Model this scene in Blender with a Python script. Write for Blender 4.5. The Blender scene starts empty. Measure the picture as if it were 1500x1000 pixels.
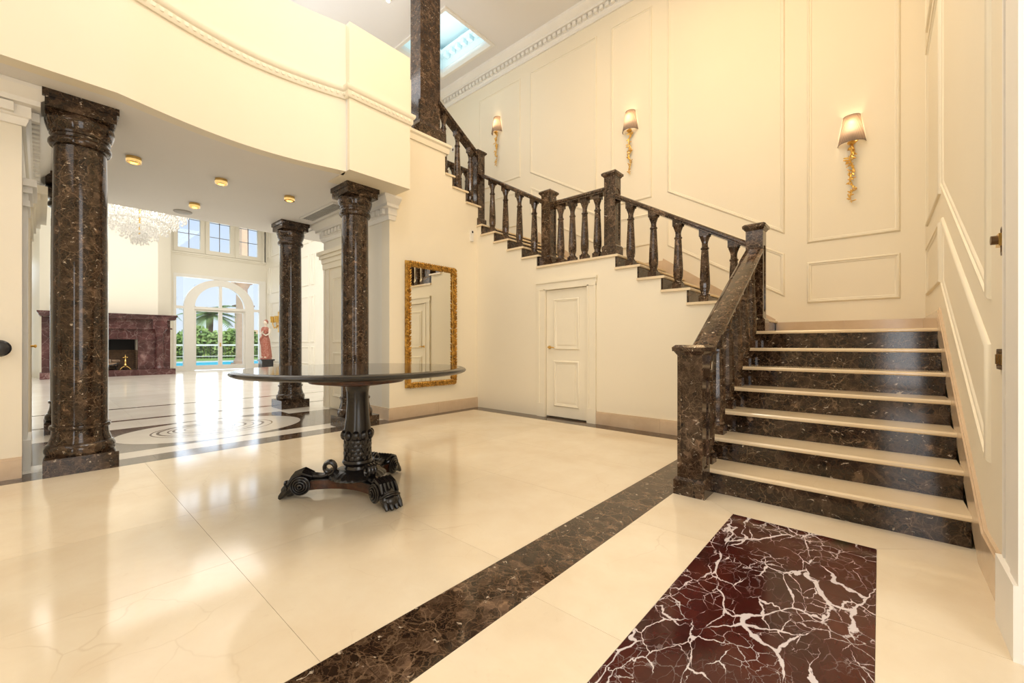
import bpy, bmesh, math, random
from mathutils import Vector, Matrix
random.seed(7)
D = bpy.data
SC = bpy.context.scene
COL = SC.collection
R = math.radians

# ------------------------------------------------------------------ camera, world, light, exposure
cam_d = D.cameras.new('camera'); cam = D.objects.new('camera', cam_d); COL.objects.link(cam)
cam.location = (0, 0, 1.08); cam.rotation_euler = (R(90), 0, R(41.45))
cam_d.sensor_width = 36.0; cam_d.lens = 610 / 1500 * 36; cam_d.shift_y = 4 / 1500
cam_d.clip_start = 0.02; cam_d.clip_end = 400
SC.camera = cam
SC.view_settings.view_transform = 'Standard'
SC.view_settings.look = 'None'
SC.view_settings.gamma = 1.0
SC.view_settings.use_curve_mapping = False
SC.view_settings.exposure = 0.05
SC.cycles.max_bounces = 10
SC.cycles.diffuse_bounces = 5
SC.cycles.glossy_bounces = 5
SC.cycles.transparent_max_bounces = 12
SC.cycles.sample_clamp_indirect = 6.0
SC.cycles.caustics_reflective = False
SC.cycles.caustics_refractive = False
SC.cycles.use_denoising = True

w = D.worlds.new('sky'); SC.world = w; w.use_nodes = True
wn = w.node_tree.nodes; wl = w.node_tree.links
bg = wn['Background']
tc = wn.new('ShaderNodeTexCoord'); sx = wn.new('ShaderNodeSeparateXYZ'); rm = wn.new('ShaderNodeValToRGB')
wl.new(tc.outputs['Generated'], sx.inputs[0]); wl.new(sx.outputs['Z'], rm.inputs[0]); wl.new(rm.outputs[0], bg.inputs[0])
rm.color_ramp.elements[0].position = 0.0; rm.color_ramp.elements[0].color = (0.80, 0.88, 1.0, 1)
rm.color_ramp.elements[1].position = 0.6; rm.color_ramp.elements[1].color = (0.36, 0.58, 0.95, 1)
bg.inputs[1].default_value = 1.1

def lamp(name, kind, loc, rot, energy, color, size=None, size_y=None, angle=None):
    l = D.lights.new(name, kind); l.energy = energy; l.color = color
    if kind == 'AREA':
        l.shape = 'RECTANGLE'; l.size = size; l.size_y = size_y or size
    if angle is not None: l.angle = angle
    if kind == 'POINT': l.shadow_soft_size = size or 0.05
    o = D.objects.new(name, l); COL.objects.link(o); o.location = loc; o.rotation_euler = rot
    return o
WARM = (1.0, 0.80, 0.54); SOFT = (1.0, 0.90, 0.74); COOL = (0.86, 0.93, 1.0)
lamp('sun', 'SUN', (0, 0, 20), (R(48), 0, R(62)), 3.2, (1.0, 0.95, 0.86), angle=R(0.6))
# the hall's own lamps high above the floor, out of view, and the daylight of the entrance behind the viewer, plus added fill lights
lamp('hall_ceiling_lamp', 'AREA', (-2.7, 1.2, 6.9), (0, 0, 0), 58, (1.0, 0.92, 0.82), 3.2, 3.0)
lamp('hall_uplight_fill', 'POINT', (-2.0, 1.6, 5.6), (0, 0, 0), 84, (1.0, 0.91, 0.80), 0.45)  # unseen point light added to brighten the upper ceiling and walls
lamp('stair_ceiling_lamp', 'AREA', (-1.8, 3.9, 6.95), (0, 0, 0), 92, (1.0, 0.68, 0.34), 2.4, 1.4)
lamp('entrance_door_daylight', 'AREA', (0.45, -2.9, 1.4), (R(90), 0, R(8)), 28, (0.93, 0.96, 1.0), 0.7, 2.4)
lamp('entrance_upper_fill', 'AREA', (-2.2, -3.1, 4.9), (R(78), 0, 0), 48, (0.98, 0.98, 1.0), 4.4, 2.4)  # added soft fill high behind the viewer, not an actual window
lamp('side_daylight', 'AREA', (1.5, 0.0, 2.4), (R(90), 0, R(62)), 62, (0.93, 0.96, 1.0), 1.8, 3.6)
lamp('vestibule_ceiling_lamp', 'AREA', (-6.7, 1.5, 3.12), (0, 0, 0), 15, (1.0, 0.96, 0.90), 2.0, 2.4)
# living room daylight from the garden and added overhead fill
lamp('garden_window_daylight', 'AREA', (-22.3, 5.2, 3.0), (R(90), 0, R(-90)), 165, COOL, 3.6, 6.0)
lamp('side_window_daylight', 'AREA', (-22.3, -2.0, 3.0), (R(90), 0, R(-90)), 165, COOL, 3.6, 6.0)
lamp('living_overhead_fill', 'AREA', (-14.0, 1.6, 6.5), (0, 0, 0), 520, (1.0, 0.97, 0.92), 8.0, 7.0)  # broad fill added to brighten the living room evenly
lamp('gallery_daylight', 'AREA', (-7.2, 0.8, 6.9), (0, 0, 0), 60, (0.94, 0.97, 1.0), 2.4, 3.0)
lamp('gallery_uplight_fill', 'AREA', (-6.7, 1.6, 4.5), (R(180), 0, 0), 60, (0.95, 0.97, 1.0), 2.2, 3.4)  # upward fill added behind the parapet to brighten the gallery ceiling
lamp('coffer_cove_light', 'AREA', (-6.7, 5.5, 7.26), (R(180), 0, 0), 6, (0.84, 0.96, 1.0), 1.2, 0.9)

# ------------------------------------------------------------------ node materials
def mat_new(name):
    m = D.materials.new(name); m.use_nodes = True
    t = m.node_tree; b = t.nodes['Principled BSDF']
    return m, t, b
def nd(t, typ, ins=None, **props):
    n = t.nodes.new(typ)
    for k, v in props.items(): setattr(n, k, v)
    for k, v in (ins or {}).items():
        if hasattr(v, 'is_output') or isinstance(v, bpy.types.NodeSocket): t.links.new(v, n.inputs[k])
        else: n.inputs[k].default_value = v
    return n
def ramp(t, fac, stops, interp='LINEAR'):
    n = t.nodes.new('ShaderNodeValToRGB'); t.links.new(fac, n.inputs[0])
    cr = n.color_ramp; cr.interpolation = interp
    while len(cr.elements) < len(stops): cr.elements.new(0.5)
    for e, (p, c) in zip(cr.elements, stops):
        e.position = p
        e.color = (c, c, c, 1) if isinstance(c, (int, float)) else (c[0], c[1], c[2], 1)
    return n.outputs[0]
def mixc(t, fac, a, b, mode='MIX'):
    n = t.nodes.new('ShaderNodeMix'); n.data_type = 'RGBA'; n.blend_type = mode
    for s, v in ((n.inputs[0], fac), (n.inputs[6], a), (n.inputs[7], b)):
        if isinstance(v, bpy.types.NodeSocket): t.links.new(v, s)
        elif isinstance(v, (int, float)): s.default_value = v
        else: s.default_value = (v[0], v[1], v[2], 1)
    return n.outputs[2]
def math_(t, op, a, b=0.0):
    n = t.nodes.new('ShaderNodeMath'); n.operation = op
    for i, v in enumerate((a, b)):
        if isinstance(v, bpy.types.NodeSocket): t.links.new(v, n.inputs[i])
        else: n.inputs[i].default_value = v
    return n.outputs[0]
def position(t):
    return t.nodes.new('ShaderNodeNewGeometry').outputs['Position']
def noise(t, vec, scale, detail=4, rough=0.55, out=0, dist=0.0):
    n = nd(t, 'ShaderNodeTexNoise', {'Vector': vec, 'Scale': scale, 'Detail': detail, 'Roughness': rough, 'Distortion': dist})
    return n.outputs[out]
def warp(t, vec, scale, amount, detail=3):
    c = noise(t, vec, scale, detail, out=1)
    s = nd(t, 'ShaderNodeVectorMath', {0: c, 1: (0.5, 0.5, 0.5)}, operation='SUBTRACT').outputs[0]
    s = nd(t, 'ShaderNodeVectorMath', {0: s, 3: amount}, operation='SCALE').outputs[0]
    return nd(t, 'ShaderNodeVectorMath', {0: vec, 1: s}, operation='ADD').outputs[0]
def edges(t, vec, scale, width, rnd=1.0):
    v = nd(t, 'ShaderNodeTexVoronoi', {'Vector': vec, 'Scale': scale, 'Randomness': rnd}, feature='DISTANCE_TO_EDGE')
    return ramp(t, v.outputs['Distance'], [(0.0, 1.0), (width, 0.0)])
def setp(b, **k):
    for n, v in k.items():
        n = n.replace('_', ' ')
        b.inputs[n].default_value = (v[0], v[1], v[2], 1) if isinstance(v, tuple) else v

def plain(name, color, rough=0.5, metal=0.0, var=0.05, scale=6.0, **k):
    m, t, b = mat_new(name)
    f = noise(t, position(t), scale, 5)
    lo = tuple(c * (1 - var) for c in color); hi = tuple(min(1.0, c * (1 + var)) for c in color)
    t.links.new(ramp(t, f, [(0.3, lo), (0.7, hi)]), b.inputs['Base Color'])
    setp(b, Roughness=rough, Metallic=metal, **k)
    return m
def emperador(name, gain=1.0):
    m, t, b = mat_new(name)
    p = position(t); q = warp(t, warp(t, p, 6.0, 0.13, 6), 24.0, 0.035, 4)
    G = lambda r, g, bl: (r * gain, g * gain, bl * gain)
    vc = nd(t, 'ShaderNodeTexVoronoi', {'Vector': q, 'Scale': 21.0})
    cell = nd(t, 'ShaderNodeSeparateColor', {0: vc.outputs['Color']}).outputs[0]
    f = math_(t, 'ADD', math_(t, 'MULTIPLY', cell, 0.24), math_(t, 'MULTIPLY', noise(t, q, 5.5, 10, 0.74), 0.80))
    base = ramp(t, f, [(0.36, G(0.010, 0.005, 0.003)), (0.52, G(0.024, 0.013, 0.007)), (0.63, G(0.052, 0.031, 0.019)), (0.78, G(0.150, 0.094, 0.058))])
    gate = ramp(t, noise(t, p, 2.6, 4), [(0.38, 0.12), (0.60, 1.0)])
    n_ = noise(t, p, 40.0, 4, 0.7)
    wob = ramp(t, n_, [(0.35, 0.25), (0.65, 1.0)])
    c = mixc(t, math_(t, 'MULTIPLY', math_(t, 'MULTIPLY', edges(t, warp(t, p, 4.0, 0.20, 6), 6.5, 0.020), gate), wob), base, G(0.27, 0.180, 0.110))
    c = mixc(t, math_(t, 'MULTIPLY', math_(t, 'MULTIPLY', edges(t, q, 15.0, 0.040), gate), 0.62), c, G(0.185, 0.120, 0.072))
    c = mixc(t, math_(t, 'MULTIPLY', edges(t, q, 34.0, 0.06), 0.22), c, G(0.20, 0.125, 0.075))
    spots = ramp(t, noise(t, q, 11.0, 6, 0.66), [(0.64, 0.0), (0.69, 1.0)])
    c = mixc(t, math_(t, 'MULTIPLY', spots, 0.75), c, (0.28, 0.175, 0.10))
    st_ = nd(t, 'ShaderNodeMapping', {'Vector': q, 'Scale': (1.0, 1.0, 2.2)}).outputs[0]
    fl = ramp(t, noise(t, st_, 26.0, 3, 0.55), [(0.665, 0.0), (0.70, 1.0)])
    c = mixc(t, math_(t, 'MULTIPLY', fl, 0.75), c, (0.58, 0.49, 0.38))
    t.links.new(c, b.inputs['Base Color'])
    setp(b, Roughness=0.10, IOR=1.47)
    return m
def cream_marble(name, a, bcol, vein, rough=0.10, rnd=0.08, vs=1.0):
    m, t, b = mat_new(name)
    p = position(t); q = warp(t, p, 1.6 * vs, 0.35, 4)
    oi = t.nodes.new('ShaderNodeObjectInfo').outputs['Random']
    f = noise(t, q, 1.7 * vs, 7, 0.62)
    c = ramp(t, f, [(0.30, bcol), (0.66, a)])
    gate = ramp(t, noise(t, p, 1.1 * vs, 2), [(0.50, 0.0), (0.66, 1.0)])
    v = math_(t, 'MULTIPLY', math_(t, 'MULTIPLY', edges(t, q, 2.3 * vs, 0.010), gate), 0.28)
    c = mixc(t, v, c, vein)
    sp = ramp(t, noise(t, q, 26 * vs, 3), [(0.66, 0.0), (0.80, 1.0)])
    c = mixc(t, math_(t, 'MULTIPLY', sp, 0.16), c, vein)
    g = math_(t, 'ADD', math_(t, 'MULTIPLY', oi, rnd), 1.0 - rnd * 0.5)
    hs = nd(t, 'ShaderNodeHueSaturation', {'Color': c, 'Value': g})
    t.links.new(hs.outputs[0], b.inputs['Base Color'])
    setp(b, Roughness=rough, IOR=1.5)
    return m
def rosso_levanto(name):
    m, t, b = mat_new(name)
    p = position(t)
    mp = nd(t, 'ShaderNodeMapping', {'Vector': p, 'Rotation': (0, 0, R(-28)), 'Scale': (1.0, 0.55, 1.0)}).outputs[0]
    q = warp(t, warp(t, mp, 2.6, 0.20, 4), 16.0, 0.035, 5); q2 = warp(t, mp, 8.0, 0.10, 6); q3 = warp(t, p, 12.0, 0.07, 5)
    base = ramp(t, noise(t, q, 3.0, 8, 0.66), [(0.30, (0.016, 0.0026, 0.0032)), (0.50, (0.050, 0.0075, 0.006)), (0.70, (0.090, 0.018, 0.010))])
    ol = ramp(t, noise(t, q, 2.1, 2), [(0.64, 0.0), (0.69, 1.0)])
    c = mixc(t, math_(t, 'MULTIPLY', ol, 0.85), base, (0.020, 0.020, 0.008))
    rag = noise(t, p, 30.0, 5, 0.75)
    def vein(vec, sc, w0, w1, ns, lo, hi):
        d = nd(t, 'ShaderNodeTexVoronoi', {'Vector': vec, 'Scale': sc}, feature='DISTANCE_TO_EDGE').outputs['Distance']
        g = ramp(t, noise(t, p, ns, 3), [(lo, 0.0), (hi, 1.0)])
        wd_ = math_(t, 'MULTIPLY', math_(t, 'ADD', math_(t, 'MULTIPLY', g, w1), w0), math_(t, 'ADD', math_(t, 'MULTIPLY', rag, 1.5), 0.1))
        k = math_(t, 'DIVIDE', math_(t, 'SUBTRACT', wd_, d), 0.006)
        n = t.nodes.new('ShaderNodeClamp'); t.links.new(k, n.inputs[0])
        return math_(t, 'MULTIPLY', n.outputs[0], ramp(t, noise(t, p, ns, 3), [(lo - .05, 0.0), (lo + .03, 1.0)]))
    big = vein(q, 4.6, 0.004, 0.040, 3.0, 0.43, 0.68)
    mid = vein(q2, 8.5, 0.004, 0.034, 4.2, 0.465, 0.68)
    fine = math_(t, 'MULTIPLY', vein(q3, 15.0, 0.006, 0.040, 3.4, 0.50, 0.68), 0.7)
    hair = math_(t, 'MULTIPLY', math_(t, 'MULTIPLY', edges(t, q2, 19.0, 0.03), ramp(t, noise(t, p, 2.6, 3), [(0.50, 0.0), (0.62, 1.0)])), 0.28)
    v = math_(t, 'MAXIMUM', math_(t, 'MAXIMUM', big, mid), math_(t, 'MAXIMUM', fine, hair))
    c = mixc(t, math_(t, 'MULTIPLY', v, 0.92), c, (0.66, 0.61, 0.63))
    t.links.new(c, b.inputs['Base Color'])
    setp(b, Roughness=0.12, IOR=1.38)
    return m
def purple_marble(name):
    m, t, b = mat_new(name)
    p = position(t); q = warp(t, p, 2.2, 0.4, 4)
    c = ramp(t, noise(t, q, 3.0, 7, 0.66), [(0.30, (0.045, 0.014, 0.015)), (0.55, (0.105, 0.040, 0.040)), (0.74, (0.30, 0.19, 0.18))])
    c = mixc(t, math_(t, 'MULTIPLY', edges(t, q, 4.0, 0.03), 0.35), c, (0.42, 0.32, 0.31))
    oi = t.nodes.new('ShaderNodeObjectInfo').outputs['Random']
    hs = nd(t, 'ShaderNodeHueSaturation', {'Color': c, 'Value': math_(t, 'ADD', math_(t, 'MULTIPLY', oi, 0.4), 0.8)})
    t.links.new(hs.outputs[0], b.inputs['Base Color'])
    setp(b, Roughness=0.2)
    return m
def wood(name, a, c2, rough=0.3):
    m, t, b = mat_new(name)
    mp = nd(t, 'ShaderNodeMapping', {'Vector': position(t), 'Scale': (3.0, 14.0, 14.0)}).outputs[0]
    t.links.new(ramp(t, noise(t, mp, 2.0, 6, 0.6), [(0.35, a), (0.65, c2)]), b.inputs['Base Color'])
    setp(b, Roughness=rough)
    return m
def gilt(name, col=(0.83, 0.53, 0.14), rough=0.28, rubbed=(0.30, 0.15, 0.03), amount=0.5):
    m, t, b = mat_new(name)
    f = ramp(t, noise(t, position(t), 22, 5, 0.65), [(0.40, 0.0), (0.62, 1.0)])
    t.links.new(mixc(t, math_(t, 'MULTIPLY', f, amount), col, rubbed), b.inputs['Base Color'])
    setp(b, Metallic=0.9, Roughness=rough)
    return m
def emit(name, color, strength):
    m, t, b = mat_new(name)
    f = noise(t, position(t), 30, 2)
    t.links.new(ramp(t, f, [(0.3, tuple(c * 0.9 for c in color)), (0.7, color)]), b.inputs['Emission Color'])
    setp(b, Emission_Strength=strength, Base_Color=(0.8, 0.8, 0.8), Roughness=0.5)
    return m
def pane_mat(name):
    m, t, b = mat_new(name)
    tr = nd(t, 'ShaderNodeBsdfTransparent', {'Color': (0.97, 0.98, 0.98, 1)})
    gl = nd(t, 'ShaderNodeBsdfGlossy', {'Roughness': 0.02})
    fr = nd(t, 'ShaderNodeFresnel', {'IOR': 1.45})
    mx = nd(t, 'ShaderNodeMixShader', {0: fr.outputs[0], 1: tr.outputs[0], 2: gl.outputs[0]})
    t.links.new(mx.outputs[0], t.nodes['Material Output'].inputs[0])
    return m
def shade_mat(name):
    m, t, b = mat_new(name)
    tco = t.nodes.new('ShaderNodeTexCoord').outputs['Object']
    sp = nd(t, 'ShaderNodeSeparateXYZ', {0: tco})
    ang = math_(t, 'ARCTAN2', sp.outputs[1], sp.outputs[0])
    wv = math_(t, 'SINE', math_(t, 'MULTIPLY', ang, 46.0))
    c = ramp(t, math_(t, 'ADD', math_(t, 'MULTIPLY', wv, 0.5), 0.5), [(0.0, (0.15, 0.12, 0.11)), (1.0, (0.28, 0.235, 0.215))])
    df = nd(t, 'ShaderNodeBsdfDiffuse', {'Color': c}); tl = nd(t, 'ShaderNodeBsdfTranslucent', {'Color': mixc(t, 0.3, c, (0.72, 0.52, 0.36))})
    mx = nd(t, 'ShaderNodeMixShader', {0: 0.38, 1: df.outputs[0], 2: tl.outputs[0]})
    t.links.new(mx.outputs[0], t.nodes['Material Output'].inputs[0])
    return m
def leafy(name, a, c2, sc=3.0):
    m, t, b = mat_new(name)
    t.links.new(ramp(t, noise(t, position(t), sc, 5, 0.7), [(0.35, a), (0.65, c2)]), b.inputs['Base Color'])
    setp(b, Roughness=0.7)
    return m

M = {}
M['wall'] = plain('wall_paint', (0.85, 0.783, 0.635), 0.55, var=0.012, scale=1.2)
M['wall2'] = plain('living_wall_paint', (0.84, 0.80, 0.70), 0.6, var=0.012, scale=1.2)
M['trim'] = plain('moulding_paint', (0.85, 0.79, 0.645), 0.45, var=0.012)
M['white'] = plain('white_plaster', (0.86, 0.84, 0.79), 0.5, var=0.012)
M['ceil'] = plain('ceiling_paint', (0.80, 0.785, 0.77), 0.7, var=0.012, scale=1.0)
M['sky_coffer'] = plain('pale_blue_paint', (0.72, 0.86, 0.89), 0.7, var=0.02)
M['emp'] = emperador('brown_marble')
M['emp_lit'] = emperador('brown_marble_lit', 1.4)  # same brown marble, light from above put into a brighter colour
M['emp2'] = emperador('dark_inlay_marble', 1.5)
M['tile'] = cream_marble('cream_floor_marble', (0.80, 0.715, 0.56), (0.72, 0.605, 0.44), (0.50, 0.37, 0.23))
M['tile2'] = cream_marble('pale_grey_floor_marble', (0.78, 0.74, 0.67), (0.70, 0.65, 0.57), (0.50, 0.44, 0.36), rough=0.15)
M['tread'] = cream_marble('cream_tread_marble', (0.80, 0.68, 0.49), (0.72, 0.58, 0.39), (0.55, 0.40, 0.24), 0.10, 0.03)
M['skirt'] = cream_marble('tan_skirting_marble', (0.66, 0.52, 0.37), (0.58, 0.44, 0.30), (0.42, 0.29, 0.18), 0.14, 0.10, 2.5)
M['pale'] = cream_marble('pale_stone', (0.80, 0.72, 0.58), (0.72, 0.62, 0.47), (0.6, 0.5, 0.35), 0.2, 0.05)
M['rosso'] = rosso_levanto('red_veined_marble')
M['purple'] = purple_marble('purple_marble')
M['grout'] = plain('floor_grout', (0.50, 0.40, 0.27), 0.8)
M['ebony'] = plain('ebonised_wood', (0.012, 0.010, 0.009), 0.22, var=0.25, scale=30)
M['ebony_top'] = plain('polished_black_stone', (0.022, 0.018, 0.016), 0.07, var=0.4, scale=8)
M['mahogany'] = wood('mahogany', (0.030, 0.010, 0.004), (0.095, 0.032, 0.012))
M['gold'] = gilt('gold_leaf', amount=0.35)
M['gold_old'] = gilt('worn_gold_leaf', (0.70, 0.42, 0.10), 0.36, (0.16, 0.075, 0.02), 0.75)
M['brass'] = gilt('brass', (0.80, 0.55, 0.20), 0.2, (0.5, 0.32, 0.1), 0.3)
M['bronze'] = gilt('antique_bronze', (0.16, 0.10, 0.055), 0.35, (0.08, 0.05, 0.03), 0.4)
M['mirror'] = plain('mirror_glass', (0.80, 0.78, 0.70), 0.01, 1.0, var=0.005)
M['pane'] = pane_mat('window_glass')
M['shade'] = shade_mat('pleated_shade')
M['bulb'] = emit('lamp_glow', (1.0, 0.78, 0.50), 40)
M['spot'] = emit('spot_glow', (1.0, 0.72, 0.34), 9)
M['crystal'] = plain('cut_crystal', (0.95, 0.94, 0.92), 0.10, 0.0, var=0.04, scale=40, Transmission_Weight=0.12)
M['crystal_glow'] = emit('crystal_lamp_glow', (1.0, 0.88, 0.66), 14)
M['black'] = plain('soot_black', (0.010, 0.009, 0.009), 0.7)
M['firebrick'] = plain('fire_brick', (0.14, 0.085, 0.05), 0.8, var=0.3, scale=8)
M['log'] = plain('fire_log', (0.30, 0.20, 0.13), 0.8, var=0.5, scale=9)
M['iron'] = plain('cast_iron', (0.02, 0.02, 0.022), 0.5)
M['dark_stone'] = plain('dark_stone', (0.025, 0.025, 0.03), 0.2, var=0.3)
M['robe'] = gilt('red_robe_marble', (0.34, 0.085, 0.055), 0.35, (0.60, 0.36, 0.28), 0.55)
M['robe'].node_tree.nodes['Principled BSDF'].inputs['Metallic'].default_value = 0.0
M['skin'] = plain('pale_marble', (0.80, 0.70, 0.60), 0.35)
M['plastic'] = plain('white_plastic', (0.82, 0.80, 0.75), 0.35)
M['lens'] = plain('dark_lens', (0.01, 0.01, 0.012), 0.1)
M['grille'] = plain('grey_grille', (0.42, 0.41, 0.40), 0.5)
M['terrace'] = plain('terrace_stone', (0.72, 0.68, 0.60), 0.6, var=0.08)
M['lawn'] = leafy('lawn_grass', (0.22, 0.34, 0.06), (0.36, 0.47, 0.11), 2.0)
M['pool'] = plain('pool_water', (0.05, 0.50, 0.60), 0.5, var=0.15, scale=1.5, IOR=1.15)
M['leaf'] = leafy('hedge_leaf', (0.13, 0.24, 0.05), (0.42, 0.55, 0.17), 1.2)
M['leaf2'] = leafy('palm_frond', (0.14, 0.26, 0.08), (0.34, 0.48, 0.17), 2.0)
M['bark'] = plain('palm_bark', (0.22, 0.13, 0.08), 0.9, var=0.3)
M['peach'] = plain('peach_render', (0.82, 0.55, 0.36), 0.8, var=0.05)
M['metal_white'] = plain('white_metal', (0.82, 0.82, 0.80), 0.4)
M['lead'] = plain('grey_glazing_bar', (0.30, 0.33, 0.38), 0.4)

# ------------------------------------------------------------------ mesh builder
class MB:
    def __init__(s): s.v = []; s.f = []
    def add(s, vs, fs):
        n = len(s.v); s.v += [tuple(p) for p in vs]; s.f += [tuple(i + n for i in f) for f in fs]; return s
    def box(s, x0, x1, y0, y1, z0, z1):
        return s.add([(x0, y0, z0), (x1, y0, z0), (x1, y1, z0), (x0, y1, z0), (x0, y0, z1), (x1, y0, z1), (x1, y1, z1), (x0, y1, z1)],
                     [(0, 3, 2, 1), (4, 5, 6, 7), (0, 1, 5, 4), (1, 2, 6, 5), (2, 3, 7, 6), (3, 0, 4, 7)])
    def cbox(s, cx, cy, wx, wy, z0, z1): return s.box(cx - wx / 2, cx + wx / 2, cy - wy / 2, cy + wy / 2, z0, z1)
    def frust(s, cx, cy, w0, w1, z0, z1):
        a, b = w0 / 2, w1 / 2
        return s.add([(cx - a, cy - a, z0), (cx + a, cy - a, z0), (cx + a, cy + a, z0), (cx - a, cy + a, z0), (cx - b, cy - b, z1), (cx + b, cy - b, z1), (cx + b, cy + b, z1), (cx - b, cy + b, z1)],
                     [(0, 3, 2, 1), (4, 5, 6, 7), (0, 1, 5, 4), (1, 2, 6, 5), (2, 3, 7, 6), (3, 0, 4, 7)])
    def prism(s, pts, mp, h0, h1):
        """pts: 2D polygon; mp(u,v,h) -> xyz"""
        n = len(pts); vs = [mp(u, v, h0) for u, v in pts] + [mp(u, v, h1) for u, v in pts]
        fs = [tuple(range(n))[::-1], tuple(range(n, 2 * n))] + [(i, (i + 1) % n, n + (i + 1) % n, n + i) for i in range(n)]
        return s.add(vs, fs)
    def lathe(s, prof, cx=0, cy=0, n=24, cap=True, z=0.0, mod=None):
        vs = []; m = len(prof)
        for r, h in prof:
            for k in range(n):
                a = 2 * math.pi * k / n
                rr = r * (mod(a, h) if mod else 1.0)
                vs.append((cx + rr * math.cos(a), cy + rr * math.sin(a), z + h))
        fs = [(i * n + k, i * n + (k + 1) % n, (i + 1) * n + (k + 1) % n, (i + 1) * n + k) for i in range(m - 1) for k in range(n)]
        if cap: fs += [tuple(range(n))[::-1], tuple(range((m - 1) * n, m * n))]
        return s.add(vs, fs)
    def tube(s, pts, rad, n=8, cap=True):
        P = [Vector(p) for p in pts]; m = len(P)
        if not isinstance(rad, (list, tuple)): rad = [rad] * m
        vs = []; prev = None
        for i in range(m):
            tng = (P[min(i + 1, m - 1)] - P[max(i - 1, 0)]).normalized()
            if prev is None:
                ref = Vector((0, 0, 1)) if abs(tng.z) < 0.9 else Vector((1, 0, 0))
                a = tng.cross(ref).normalized()
            else:
                a = (prev - tng * prev.dot(tng)).normalized()
            b = tng.cross(a); prev = a
            for k in range(n):
                q = 2 * math.pi * k / n
                vs.append(P[i] + (a * math.cos(q) + b * math.sin(q)) * rad[i])
        fs = [(i * n + k, i * n + (k + 1) % n, (i + 1) * n + (k + 1) % n, (i + 1) * n + k) for i in range(m - 1) for k in range(n)]
        if cap: fs += [tuple(range(n))[::-1], tuple(range((m - 1) * n, m * n))]
        return s.add(vs, fs)
    def ell(s, c, r, rot=None, nu=10, nv=7):
        vs = []; fs = []
        mt = rot or Matrix.Identity(3); c = Vector(c)
        for j in range(nv + 1):
            ph = -math.pi / 2 + math.pi * j / nv
            for k in range(nu):
                a = 2 * math.pi * k / nu
                vs.append(c + mt @ Vector((r[0] * math.cos(ph) * math.cos(a), r[1] * math.cos(ph) * math.sin(a), r[2] * math.sin(ph))))
        fs = [(j * nu + k, j * nu + (k + 1) % nu, (j + 1) * nu + (k + 1) % nu, (j + 1) * nu + k) for j in range(nv) for k in range(nu)]
        return s.add(vs, fs)
    def sweep(s, path, prof, mp, closed=False):
        """path: 2D polyline; prof: [(offset to the left of the path, h)]; mp(u,v,h) -> xyz; mitred corners"""
        n = len(path); m = len(prof); P = [Vector(p) for p in path]; vs = []
        for i in range(n):
            if closed: d0 = P[i] - P[i - 1]; d1 = P[(i + 1) % n] - P[i]
            else: d0 = P[i] - P[i - 1] if i else P[1] - P[0]; d1 = P[i + 1] - P[i] if i < n - 1 else d0
            d0 = d0.normalized(); d1 = d1.normalized()
            n0 = Vector((-d0.y, d0.x)); n1 = Vector((-d1.y, d1.x)); bi = (n0 + n1)
            bi = bi.normalized() if bi.length > 1e-6 else n0
            k = 1 / max(0.3, bi.dot(n0))
            for o, h in prof:
                q = P[i] + bi * (o * k); vs.append(mp(q.x, q.y, h))
        fs = []
        for i in range(n if closed else n - 1):
            j = (i + 1) % n
            fs += [(i * m + k, j * m + k, j * m + k + 1, i * m + k + 1) for k in range(m - 1)]
            fs.append((i * m + m - 1, j * m + m - 1, j * m, i * m))
        if not closed: fs += [tuple(range(m)), tuple(range((n - 1) * m, n * m))[::-1]]
        return s.add(vs, fs)
    def build(s, name, mat, parent=None, smooth=True, angle=34, origin=None):
        me = D.meshes.new(name)
        xs = [p[0] for p in s.v]; ys = [p[1] for p in s.v]; zs = [p[2] for p in s.v]
        if parent is not None: o0 = world_loc(parent)
        else: o0 = Vector(origin) if origin else Vector(((min(xs) + max(xs)) / 2, (min(ys) + max(ys)) / 2, min(zs)))
        own = Vector(((min(xs) + max(xs)) / 2, (min(ys) + max(ys)) / 2, min(zs))) if parent is not None else o0
        me.from_pydata([(p[0] - own.x, p[1] - own.y, p[2] - own.z) for p in s.v], [], s.f)
        bm = bmesh.new(); bm.from_mesh(me); bmesh.ops.remove_doubles(bm, verts=bm.verts, dist=1e-6)
        bmesh.ops.recalc_face_normals(bm, faces=bm.faces); bm.to_mesh(me); bm.free()
        me.materials.append(mat)
        if smooth:
            me.polygons.foreach_set('use_smooth', [True] * len(me.polygons)); me.set_sharp_from_angle(angle=R(angle))
        o = D.objects.new(name, me); COL.objects.link(o)
        if parent is not None: o.parent = parent; o.location = own - o0
        else: o.location = o0
        return o
WL = {}
def world_loc(o):
    v = Vector((0, 0, 0))
    while o is not None: v += o.location; o = o.parent
    return v
def thing(name, label, cat, loc=(0, 0, 0), group=None):
    o = D.objects.new(name, None); COL.objects.link(o); o.location = loc; o.empty_display_size = 0.1
    o['label'] = label; o['category'] = cat
    if group: o['group'] = group
    return o
def tag(o, label, cat, group=None):
    o['label'] = label; o['category'] = cat
    if group: o['group'] = group
    return o
def struct(o): o['kind'] = 'structure'; return o
def stuff(o): o['kind'] = 'stuff'; return o
def copy_tree(o, parent=None, loc=None):
    c = o.copy(); COL.objects.link(c); c.parent = parent
    if loc is not None: c.location = loc
    for ch in list(o.children): copy_tree(ch, c)
    return c
XY = lambda u, v, h: (u, v, h)

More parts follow.
